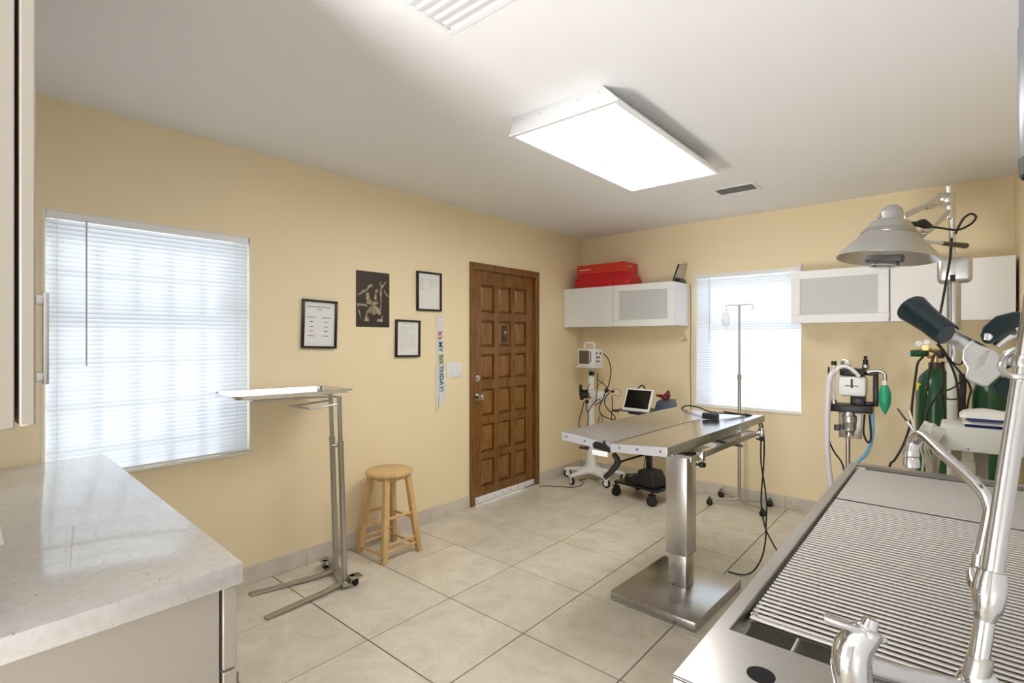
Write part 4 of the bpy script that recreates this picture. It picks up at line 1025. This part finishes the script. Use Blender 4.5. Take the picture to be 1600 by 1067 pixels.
solo('tube_knot', MB().ball(A(1400+470/6.667, 520+220/6.667, 2.36), .018, 12), M['rubber'], 'black plug hanging at the top of the looping cables by the lamp pole', 'plug', A(1470, 553, 2.36))

# ------------------------------------------------------------------ surgical lamp on its pole
px_, py_ = 0.0, 3.2
t = thing('surgical_lamp', 'aluminium dome surgical lamp on a tall pole with counterweight box', 'lamp', (px_, py_, 0))
part('lower_pole', MB().cyl((px_,py_,.06), (px_,py_,1.32), .031), M['putty'], t)
part('middle_pole', MB().cyl((px_,py_,1.30), (px_,py_,1.70), .034), M['chrome_worn'], t)
part('upper_pole', MB().cyl((px_-.005,py_,1.6), (px_-.005,py_,2.10), .0155), M['chrome_worn'], t)
part('counterweight_box', MB().box(-.060, .067, py_-.045, py_+.045, 1.675, 1.795), M['alu'], t, .02, 3)
sl = MB().box(-.013, .006, py_-.052, py_-.044, 1.68, 1.71)
part('box_slot', sl, M['black'], t)
for a in range(4):
    an = a*PI/2+PI/4; e = Vector((.0+.22*math.cos(an), py_+.24*math.sin(an), .05))
    part('base_leg', MB().tube([(px_,py_,.09), e], [.022,.016], 8, 1), M['putty'], t); caster(t, e.x, e.y, .06, .025, .02, an)
J = A(1484, 308, 2.42)
part('top_joint', MB().cyl(J+Vector((0,0,-.10)), J+Vector((0,0,.05)), .018, .02).ball(J+Vector((-.01,0,-.01)), .03, 12, (1.1,1,1.2)), M['alu'], t)
ja = A(1437, 327, 2.38); jb = A(1466, 309, 2.38)
part('arm_link', MB().tube([J, A(1470,304,2.40), jb, ja], [.018,.013,.014,.012], 10, 3).tube([J+Vector((0,0,-.03)), A(1462,322,2.38), A(1448,325,2.37)], [.014,.012,.011], 8, 3), M['alu'], t)
part('upper_arm', MB().cyl(A(1448,321,2.37), A(1408,339,2.33), .014, .018), M['alu'], t)
part('lower_arm', MB().tube([J+Vector((0,0,-.06)), A(1478,335,2.41), A(1462,352,2.39), A(1447,364,2.37), A(1432,366,2.35)], [.013,.012,.012,.012,.014], 10, 4), M['alu'], t)
part('arm_knuckle', MB().ball(A(1441,365,2.35), .02, 12).cyl(A(1441,365,2.35), A(1412,367,2.32), .012), M['chrome_worn'], t)
LC = A(1384, 405, 2.30); ax = (Vector((0,0,1))+Rv*.12-Fv*.01).normalized()
prof = [(.237,0),(.240,.004),(.233,.012),(.218,.03),(.205,.042),(.203,.044),(.182,.064),(.16,.083),(.158,.085),(.135,.108),(.127,.116),(.112,.14),(.096,.16),(.088,.168),(.062,.174),(.059,.18),(.057,.205),(.048,.226),(.028,.240),(.01,.244)]
inn = [(.008,.225),(.03,.22),(.045,.18),(.08,.15),(.125,.10),(.19,.045),(.230,.006),(.237,0)]
mb = MB(); up_ = ax.orthogonal().normalized()
mb.loft([mb.ring(LC+ax*z, ax, up_, r, 48) for r, z in inn+prof[1:]], caps=True)
part('dome_reflector', mb, M['alu'], t)
part('dome_collar', MB().lathe([(.134,.106),(.138,.110),(.121,.132),(.116,.13)], LC, ax, 48, True), M['steel_dark'], t)
part('yoke', MB().tube([A(1373,341,2.3), A(1381,329,2.3), A(1395,325,2.28), A(1408,330,2.27), A(1414,343,2.27), A(1414,352,2.28)], .008, 8, 4), M['chrome'], t)
hp0 = LC+ax*.16
part('socket_bar', MB().box(-.066, .066, -.02, .02, -.018, .010, Matrix.Translation(A(1382,403,2.18))@ax.to_track_quat('Z','Y').to_matrix().to_4x4()@Matrix.Rotation(YAW, 4, 'Z'))
     .box(-.052, .052, -.018, .018, -.036, -.016, Matrix.Translation(A(1382,403,2.18))@ax.to_track_quat('Z','Y').to_matrix().to_4x4()@Matrix.Rotation(YAW, 4, 'Z')), M['darkgrey'], t, .003)
fmt = Matrix.Translation(A(1380,417,2.18))@ax.to_track_quat('Z','Y').to_matrix().to_4x4()
part('lens_disc', MB().add([v for v in MB().lathe([(.069,0),(.07,.002),(.069,.004)], (0,0,0), (0,0,1), 32).v], MB().lathe([(.069,0),(.07,.002),(.069,.004)], (0,0,0), (0,0,1), 32).f, fmt), M['baglight'], t)
part('disc_post', MB().cyl(A(1366,417,2.18), A(1367,410,2.18), .009).cyl(A(1390,418,2.18), A(1391,410,2.18), .009), M['darkgrey'], t)
part('handle_rod', MB().cyl(A(1418,374,2.24), A(1473,380,2.26), .010, .009), M['putty'], t)
part('handle_grip', MB().lathe([(.011,0),(.012,.01),(.016,.12),(.012,.126)], A(1472,380,2.26), A(1519,385,2.28)-A(1472,380,2.26), 14), M['brownbake'], t)
part('plug', MB().tube([A(1418,350,2.3), A(1432,350,2.3), A(1441,349,2.3), A(1448,352,2.3), A(1456,354,2.3)], [.014,.015,.026,.022,.009], 10, 3), M['black'], t)
part('power_cord', MB().tube([A(1454,354,2.3), A(1475,357,2.3), A(1497,359,2.3), A(1517,350,2.3), A(1525,339,2.3), A(1517,334,2.3), A(1506,341,2.3), A(1497,356,2.3), A(1493,365,2.32)], .006, 8)
     .tube([A(1487,372,2.36), A(1485,400,2.33), A(1480,430,2.3), A(1473,470,2.3), A(1469,490,2.3)], .006, 8), M['rubber'], t)

# ------------------------------------------------------------------ small dental cart (putty box with column) and towel
t = thing('cart_box', 'pale grey boxy cart head on a cream column behind the steel tub', 'cart', (.08, 2.9, 0))
zt_ = 1.05
part('head', MB().hexa([(-.075,2.775,.955),(.215,2.775,.955),(.215,3.03,.955),(-.06,3.03,.955)], [(-.04,2.81,zt_),(.205,2.81,zt_),(.205,3.03,zt_),(-.04,3.03,zt_)]), M['putty'], t, .004)
part('joint', MB().lathe([(.03,.84),(.03,.90),(.024,.905),(.024,.955)], (.045,2.86,0), (0,0,1), 20), M['creamplastic'], t)
part('column_foot', MB().lathe([(.09,.60),(.085,.74),(.05,.80),(.03,.845)], (.06,2.86,0), (0,0,1), 20), M['creamplastic'], t)
part('column', MB().box(-.01, .11, 2.93, 2.99, .002, .955), M['greycol'], t, .003)
part('screw', MB().lathe([(.004,0),(.003,.003)], (.045,2.777,.965), (0,-1,0), 8), M['black'], t)
t = thing('folded_cloth', 'folded white and navy cloth in clear wrap on the pale grey cart head', 'cloth', (.12, 2.93, zt_))
def cloth(x0, x1, y0, y1, z0, z1, seed, amp):
    m = MB(); nx, ny = 14, 10; rnd = random.Random(seed); ph = [rnd.uniform(0, 6) for _ in range(4)]
    vs = []; fs = []
    for j in range(ny+1):
        for i in range(nx+1):
            u, v = i/nx, j/ny; e = min(u, 1-u, v, 1-v)*8; e = min(1, e)**.5
            x = x0+(x1-x0)*u; y = y0+(y1-y0)*v
            vs.append((x, y, z0+.001+(z1-z0)*e*(1+amp*math.sin(9*u+ph[0]+3*v)+amp*.6*math.sin(14*v+ph[1]))))
    for j in range(ny+1):
        for i in range(nx+1): vs.append((x0+(x1-x0)*i/nx, y0+(y1-y0)*j/ny, z0))
    k = (nx+1)*(ny+1); idx = lambda i, j: j*(nx+1)+i
    for j in range(ny):
        for i in range(nx):
            fs.append((idx(i,j), idx(i+1,j), idx(i+1,j+1), idx(i,j+1))); fs.append((k+idx(i,j), k+idx(i,j+1), k+idx(i+1,j+1), k+idx(i+1,j)))
    for i in range(nx): fs.append((idx(i,0), k+idx(i,0), k+idx(i+1,0), idx(i+1,0))); fs.append((idx(i,ny), idx(i+1,ny), k+idx(i+1,ny), k+idx(i,ny)))
    for j in range(ny): fs.append((idx(0,j), idx(0,j+1), k+idx(0,j+1), k+idx(0,j))); fs.append((idx(nx,j), k+idx(nx,j), k+idx(nx,j+1), idx(nx,j+1)))
    m.add(vs, fs); return m
part('navy_layer', cloth(.035, .20, 2.815, 3.01, zt_+.0005, zt_+.022, 1, .08), M['blue'], t, label='navy cloth layer')
part('lower_fold', cloth(.03, .203, 2.813, 3.01, zt_+.012, zt_+.030, 2, .05), M['palecloth'], t)
part('navy_fold', cloth(.04, .20, 2.812, 3.0, zt_+.030, zt_+.036, 5, .1), M['blue'], t, label='navy cloth layer')
part('upper_fold', cloth(.018, .204, 2.825, 3.02, zt_+.036, zt_+.058, 3, .16), M['palecloth'], t)
# dental handpiece holder left of the cart head
t = thing('handpiece_unit', 'grey holder with handpieces and coiled pale tubes left of the cart head', 'device', (-.13, 2.8, 0))
c0 = A(1455, 675, 2.12)
part('holder', MB().box(-.038, .038, -.03, .03, -.03, .03, Matrix.Translation(c0)@Matrix.Rotation(R_(25), 4, 'Y')), M['putty'], t, .004)
part('stem', MB().cyl(c0+Vector((.01,.02,-.02)), (c0.x+.02, c0.y+.04, .06), .012), M['steel_rod'], t)
part('stem_base', MB().lathe([(.09,.0),(.09,.02),(.03,.05),(.012,.06)], (c0.x+.02, c0.y+.04, .001)), M['darkgrey'], t)
hd = part('handpiece', MB().cyl(A(1432,678,2.08), A(1417,658,2.1), .008, .006), M['chrome_worn'], t)
part('dark_tip', MB().cyl(A(1417,658,2.1), A(1402,638,2.12), .005, .0045), M['brownbake'], hd)
part('handpiece', MB().cyl(A(1430,676,2.08), A(1421,641,2.12), .006, .004), M['creamplastic'], t)
part('handpiece', MB().cyl(A(1433,676,2.1), A(1446,664,2.1), .004, .003), M['chrome_worn'], t)
tb = MB()
for k in range(7):
    x = 1441+k*4; tb.tube([A(x+8,672+k,2.14), A(x+3,684,2.15), A(x-2+3*math.sin(k*2),700,2.17), A(x+2,718,2.18), A(x+4*math.sin(k),742,2.2), A(x+2,790,2.2)], .0055, 7)
part('pale_tube', tb, M['creamplastic'], t)
part('tube_loop', MB().tube([A(1453,690,2.1), A(1454,668,2.1), A(1458,663,2.1), A(1462,668,2.1), A(1461,690,2.1)], .006, 8), M['creamplastic'], t)
# oddments leaning behind the tub
st = MB().cyl((.175,2.70,.98), (.10,2.66,.62), .007).cyl((.19,2.70,.97), (.12,2.66,.6), .006)
solo('pale_rods', st, M['creamplastic'], 'pair of long cream rods leaning below the cart head behind the tub', 'rods', (.1, 2.66, .6))
solo('yellow_rod', MB().cyl((.165,2.74,.93), (.13,2.72,.6), .006), M['yellow'], 'yellow rod leaning behind the cream rods', 'rod', (.13, 2.72, .6))
wr_ = MB()
for k in range(9):
    f = k/9; wr_.tube([(.125+.01*f,3.02,.60+.02*k), (.15,3.0-.02*f,.72+.015*k), (.17+.004*k,3.0,.80+.012*k)], .004, 6)
solo('wire_bundle', wr_, M['rubber'], 'bundle of dark wires under the right side of the cart head', 'cable', (.14, 3.0, .6))

RS = 1.0
# ------------------------------------------------------------------ wet tub with grates
TL, TR, TN, TF, RZ = -.325, .296, .752, 2.542, .90
t = thing('steel_tub', 'long stainless steel wet tub along the right wall', 'tub', (0, 1.65, 0))
IL, IR, IN, IF = TL+.027, TR-.02, .935, TF-.045
rim = MB(); th = .004
oc = [(TL,TN),(TR,TN),(TR,TF),(TL,TF)]; ic = [(IL,IN),(IR,IN),(IR,IF),(IL,IF)]
rim.add([(x,y,z) for z in (RZ, RZ-th) for x, y in oc+ic],
    [(i,(i+1)%4,4+(i+1)%4,4+i) for i in range(4)]+[(8+i,12+i,12+(i+1)%4,8+(i+1)%4) for i in range(4)]+[(i,8+i,8+(i+1)%4,(i+1)%4) for i in range(4)]+[(4+i,4+(i+1)%4,12+(i+1)%4,12+i) for i in range(4)])
rim.box(TL,TL+.003,TN,TF,RZ-.045,RZ-th).box(TL,TR,TN,TN+.003,RZ-.045,RZ-th).box(TL,TR,TF-.003,TF,RZ-.045,RZ-th)
part('rim', rim, M['steel'], t, .0015, 1)
bs = MB(); BZ = RZ-.24
bs.box(IL-.003,IL,IN,IF,BZ,RZ-th).box(IR,IR+.003,IN,IF,BZ,RZ-th).box(IL,IR,IN-.003,IN,BZ,RZ-th).box(IL,IR,IF,IF+.003,BZ,RZ-th)
bs.hexa([(IL,IN,BZ-.02),(IR,IN,BZ-.02),(IR,IF,BZ-.003),(IL,IF,BZ-.003)], [(IL,IN,BZ-.015),(IR,IN,BZ-.015),(IR,IF,BZ+.002),(IL,IF,BZ+.002)])
part('basin', bs, M['steel_dark'], t)
part('grate_ledge', MB().box(IL,IL+.012,IN,IF,RZ-.028,RZ-.024).box(IR-.012,IR,IN,IF,RZ-.028,RZ-.024), M['steel'], t)
part('deck_hole', MB().lathe([(.020,0),(.020,.0008)], (-.222,.838,RZ), (0,0,1), 28), M['holeblack'], t)
part('drain', MB().lathe([(.03,0),(.045,.003),(.045,.006),(.03,.004)], (-.02,1.1,BZ-.014), (0,0,1)), M['chrome_worn'], t)
for x in (TL+.04, TR-.04):
    for y in (TN+.05, TF-.05): part('leg', MB().box(x-.02,x+.02,y-.02,y+.02,.001,RZ-th), M['steel_dark'], t, .002)
part('lower_shelf', MB().box(TL+.03,TR-.03,TN+.04,TF-.04,.20,.22), M['steel_dark'], t)
def grate(label, y0, y1, front):
    t = thing('grate', label, 'grate', (0, (y0+y1)/2, RZ-.024)); zc_ = RZ-.015
    x0, x1 = IL+.005, IR-.004; n = round((y1-y0)/.0182); r = .0046
    if front: part('border_rod', MB().tube([(x0+.002,y0+.075,zc_-.005),(x0+.002,y0+.03,zc_-.003),(x0+.012,y0+.006,zc_),(x0+.03,y0,zc_),(0,y0,zc_),(x1-.03,y0,zc_),(x1-.012,y0+.006,zc_),(x1,y0+.03,zc_)], .0062, 10, 5), M['steel_rod'], t)
    me = build('bar', MB().cyl((x0,0,0), (x1,0,0), r, n=10), M['steel_rod'], Matrix.Identity(4))
    for k in range(n):
        y = y0+(k+.9)*(y1-y0)/n if front else y0+(k+.5)*(y1-y0)/n
        if y > y1-.004: continue
        b = bpy.data.objects.new('bar', me); C.objects.link(b); b.parent = t; b.location = (0, y-(y0+y1)/2, zc_-(RZ-.024))
    sp = MB()
    for x in (x0+.03, (x0+x1)/2-.08, (x0+x1)/2+.12, x1-.03): sp.box(x-.003, x+.003, y0+.01, y1-.004, zc_-.010, zc_-.004)
    part('support_bar', sp, M['steel_rod'], t)
grate('nearer bar grate lying in the steel tub, with a rounded front rod', 1.025, 1.98, True)
grate('farther bar grate lying in the far end of the steel tub', 1.984, IF-.012, False)

RS = .76
# ------------------------------------------------------------------ tap with riser, at the near deck of the tub
t = thing('mixer_tap', 'chrome mixer tap with a tall leaning riser and swing spout on the tub deck', 'tap', (.0, .8, RZ))
Zf = .60
part('valve_body', MB().tube([A(1340,1120,Zf), A(1335,1075,Zf), A(1330,1040,Zf), A(1334,1012,Zf), A(1350,994,Zf), A(1358,985,Zf)], [.024,.027,.0275,.0255,.021,.018], 24, 4), M['chrome'], t)
part('bonnet', MB().lathe([(.020,0),(.0215,.003),(.020,.008),(.0125,.010),(.0105,.020),(.006,.021)], A(1352,992,Zf), A(1365,960,Zf)-A(1350,998,Zf), 20), M['chrome'], t)
lv = part('lever_handle', MB().hexa([A(1287,973,.60),A(1350,994,.59),A(1352,988,.605),A(1288,966,.615)], [A(1286,962,.60),A(1350,984,.59),A(1352,978,.605),A(1287,955,.615)]), M['chrome'], t, .002)
part('set_screw', MB().cyl(A(1372,1002,.6), A(1384,1000,.6), .004), M['chrome_worn'], lv)
part('cross_pipe', MB().tube([A(1345,1036,Zf), A(1400,1052,Zf), A(1470,1069,Zf), A(1540,1085,Zf), A(1640,1110,Zf)], .0145, 18, 2), M['chrome_worn'], t)
part('flange', MB().lathe([(.028,0),(.028,.004),(.020,.01),(.018,A(1340,1120,Zf).z-RZ+.002)], (A(1340,1120,Zf).x, A(1340,1120,Zf).y, RZ), (0,0,1)), M['chrome'], t)
part('flange', MB().lathe([(.028,0),(.028,.004),(.020,.01),(.0145,A(1640,1110,Zf).z-RZ)], (A(1640,1110,Zf).x, A(1640,1110,Zf).y, RZ), (0,0,1)), M['chrome'], t)
R0 = A(1524, 1062, Zf); R1 = A(1604, 500, Zf); 
part('swivel_nut', MB().ball(A(1530,1068,Zf), .021, 20, (1,1,.8)), M['chrome'], t)
part('dark_collar', MB().lathe([(.0165,0),(.0165,.02),(.0155,.026),(.0145,.028)], A(1524,1060,Zf), A(1534,1020,Zf)-A(1524,1060,Zf), 20), M['steel_dark'], t)
rp = lambda py: A(1524+(1062-py)*.155, py, Zf)
part('lower_tube', MB().tube([rp(1032), rp(960)], [.0135,.0125], 20, 1), M['chrome'], t)
axr = rp(890)-rp(970)
part('swivel_body', MB().lathe([(.0125,0),(.0185,.014),(.0205,.03),(.0202,.042),(.0175,.055),(.0165,.058)], rp(968), axr, 24), M['chrome'], t)
part('spout_arm_joint', MB().tube([rp(935), A(1526,915,.62), A(1521,895,.64)], [.014,.012,.010], 14, 3), M['chrome'], t)
part('riser_tube', MB().tube([rp(893), rp(700), rp(470), A(1632,330,.62)], .0127, 22, 2), M['chrome_worn'], t)
part('riser_collar', MB().lathe([(.0155,0),(.0165,.004),(.0155,.012)], rp(574), axr, 20), M['chrome_worn'], t)
part('spout_nut', MB().cyl(A(1528,892,.645), A(1531,866,.645), .0095), M['chrome_worn'], t)
part('spout', MB().tube([A(1529,885,.645), A(1536,850,.65), A(1543,815,.655), A(1546,795,.66), A(1537,772,.67), A(1512,745,.70), A(1472,708,.76), A(1447,684,.81), A(1436,680,.83), A(1427,690,.845), A(1424,706,.845)], [.0085,.0085,.0085,.009,.0095,.0095,.0098,.0098,.0105,.0125,.0125], 18, 5), M['chrome_worn'], t)
part('aerator', MB().lathe([(.014,0),(.0145,.008),(.0125,.010),(.015,.016),(.015,.026),(.011,.028)], A(1424,704,.845), (0,0,-1), 20), M['chrome_worn'], t)
part('spray_hook', MB().tube([A(1590,545,.615), A(1573,552,.62), A(1564,566,.63), A(1565,578,.625), A(1578,587,.60), A(1600,589,.59), A(1612,583,.6)], .0045, 12, 5), M['alu'], t)

# ------------------------------------------------------------------ spray valve hanging on the riser
t = thing('spray_valve', 'grey metal spray valve with dark teal rubber nozzle and trigger hanging on the tap riser', 'spray valve', A(1530, 560, .68))
S = .68
no = A(1440, 487, S)
d1 = (A(1405,468,.66)-A(1478,520,.68))
nz_ = MB(); a0 = A(1480, 523, .68); aN = A(1428, 484, .73); dv = (aN-a0)
prof = [(.010,0),(.0195,.0),(.0205,.010),(.0205,.035),(.0235,.065),(.0265,.084),(.0255,.087),(.022,.082),(.016,.02)]
nz_.lathe([(r, z*dv.length/.080) for r, z in prof], a0, dv, 36)
part('rubber_nozzle', nz_, M['teal'], t)
part('neck', MB().tube([A(1478,522,S), A(1495,529,S), A(1512,540,S), A(1526,552,S)], [.017,.012,.0135,.016], 20, 4), M['alu'], t)
def poly(pts, z0, z1, mats, name, bev=.003, par=None):
    f = [A(x, y, z0) for x, y in pts]; b = [A(x, y, z1) for x, y in pts]
    m = MB(); n = len(f)
    m.add(f+b, [tuple(range(n)), tuple(reversed(range(n, 2*n)))]+[(i, n+i, n+(i+1) % n, (i+1) % n) for i in range(n)])
    return part(name, m, mats, par or t, bev, 3)
bd_ = poly([(1505,545),(1520,529),(1554,548),(1575,566),(1570,582),(1557,592),(1541,606),(1520,599),(1507,590),(1511,575),(1503,562)], .665, .70, M['alu'], 'valve_body', .004)
M['putty_metal'] = mat('cast_face_metal', (.6, .57, .5, 1), .45, .6)
em = MB()
for r_ in range(4):
    for k in range(3):
        u0 = 1529+k*7-r_*2.2; v0 = 561-k*5+r_*6.2
        em.hexa([A(u0,v0,.664),A(u0+5,v0-3.5,.664),A(u0+5,v0-2.3,.664),A(u0,v0+1.2,.664)], [A(u0,v0,.6655),A(u0+5,v0-3.5,.6655),A(u0+5,v0-2.3,.6655),A(u0,v0+1.2,.6655)])
part('embossed_mark', em, M['putty_metal'], bd_)
poly([(1531,525),(1536,510),(1556,494),(1583,487),(1606,488),(1612,500),(1600,512),(1578,518),(1562,530),(1548,538),(1536,536)], .66, .69, M['teal'], 'trigger', .004)
part('trigger_pin', MB().lathe([(.006,0),(.0075,.002),(.006,.005),(.002,.0055)], A(1542,526,.662), A(1542,526,.6)-A(1542,526,.7), 16), M['chrome'], t)
poly([(1549,603),(1576,584),(1600,590),(1604,612),(1578,622),(1560,617)], .672, .70, M['teal'], 'lower_guard', .004)
part('linkage', MB().tube([A(1556,541,.68), A(1572,528,.675), A(1590,517,.67)], [.006,.007,.008], 12, 3).cyl(A(1582,517,.665), A(1598,512,.665), .008), M['alu'], t)
part('inlet_pipe', MB().tube([A(1560,570,.69), A(1585,560,.67), A(1606,548,.66)], .011, 14, 3), M['alu'], t)

RS = .72
# ------------------------------------------------------------------ grey cylinder hanging at the right edge
hc = A(1641, 265, 1.0)
t = thing('hanging_dryer', 'grey metal cylinder with a black open end hanging at the upper right edge', 'dryer', (hc.x, hc.y, H))
part('barrel', MB().lathe([(.058,.03),(.062,.04),(.064,.30),(.061,.305),(.061,.40),(.02,.42)], (hc.x, hc.y, hc.z-.01), (0,0,1), 32), M['barrelgrey'], t)
part('black_nozzle', MB().lathe([(.045,.03),(.056,.0),(.061,.004),(.062,.045)], (hc.x, hc.y, hc.z-.01), (0,0,1), 32), M['black'], t)
part('hanging_rod', MB().cyl((hc.x, hc.y, hc.z+.39), (hc.x, hc.y, H), .012), M['darkgrey'], t)

RS = 1.0
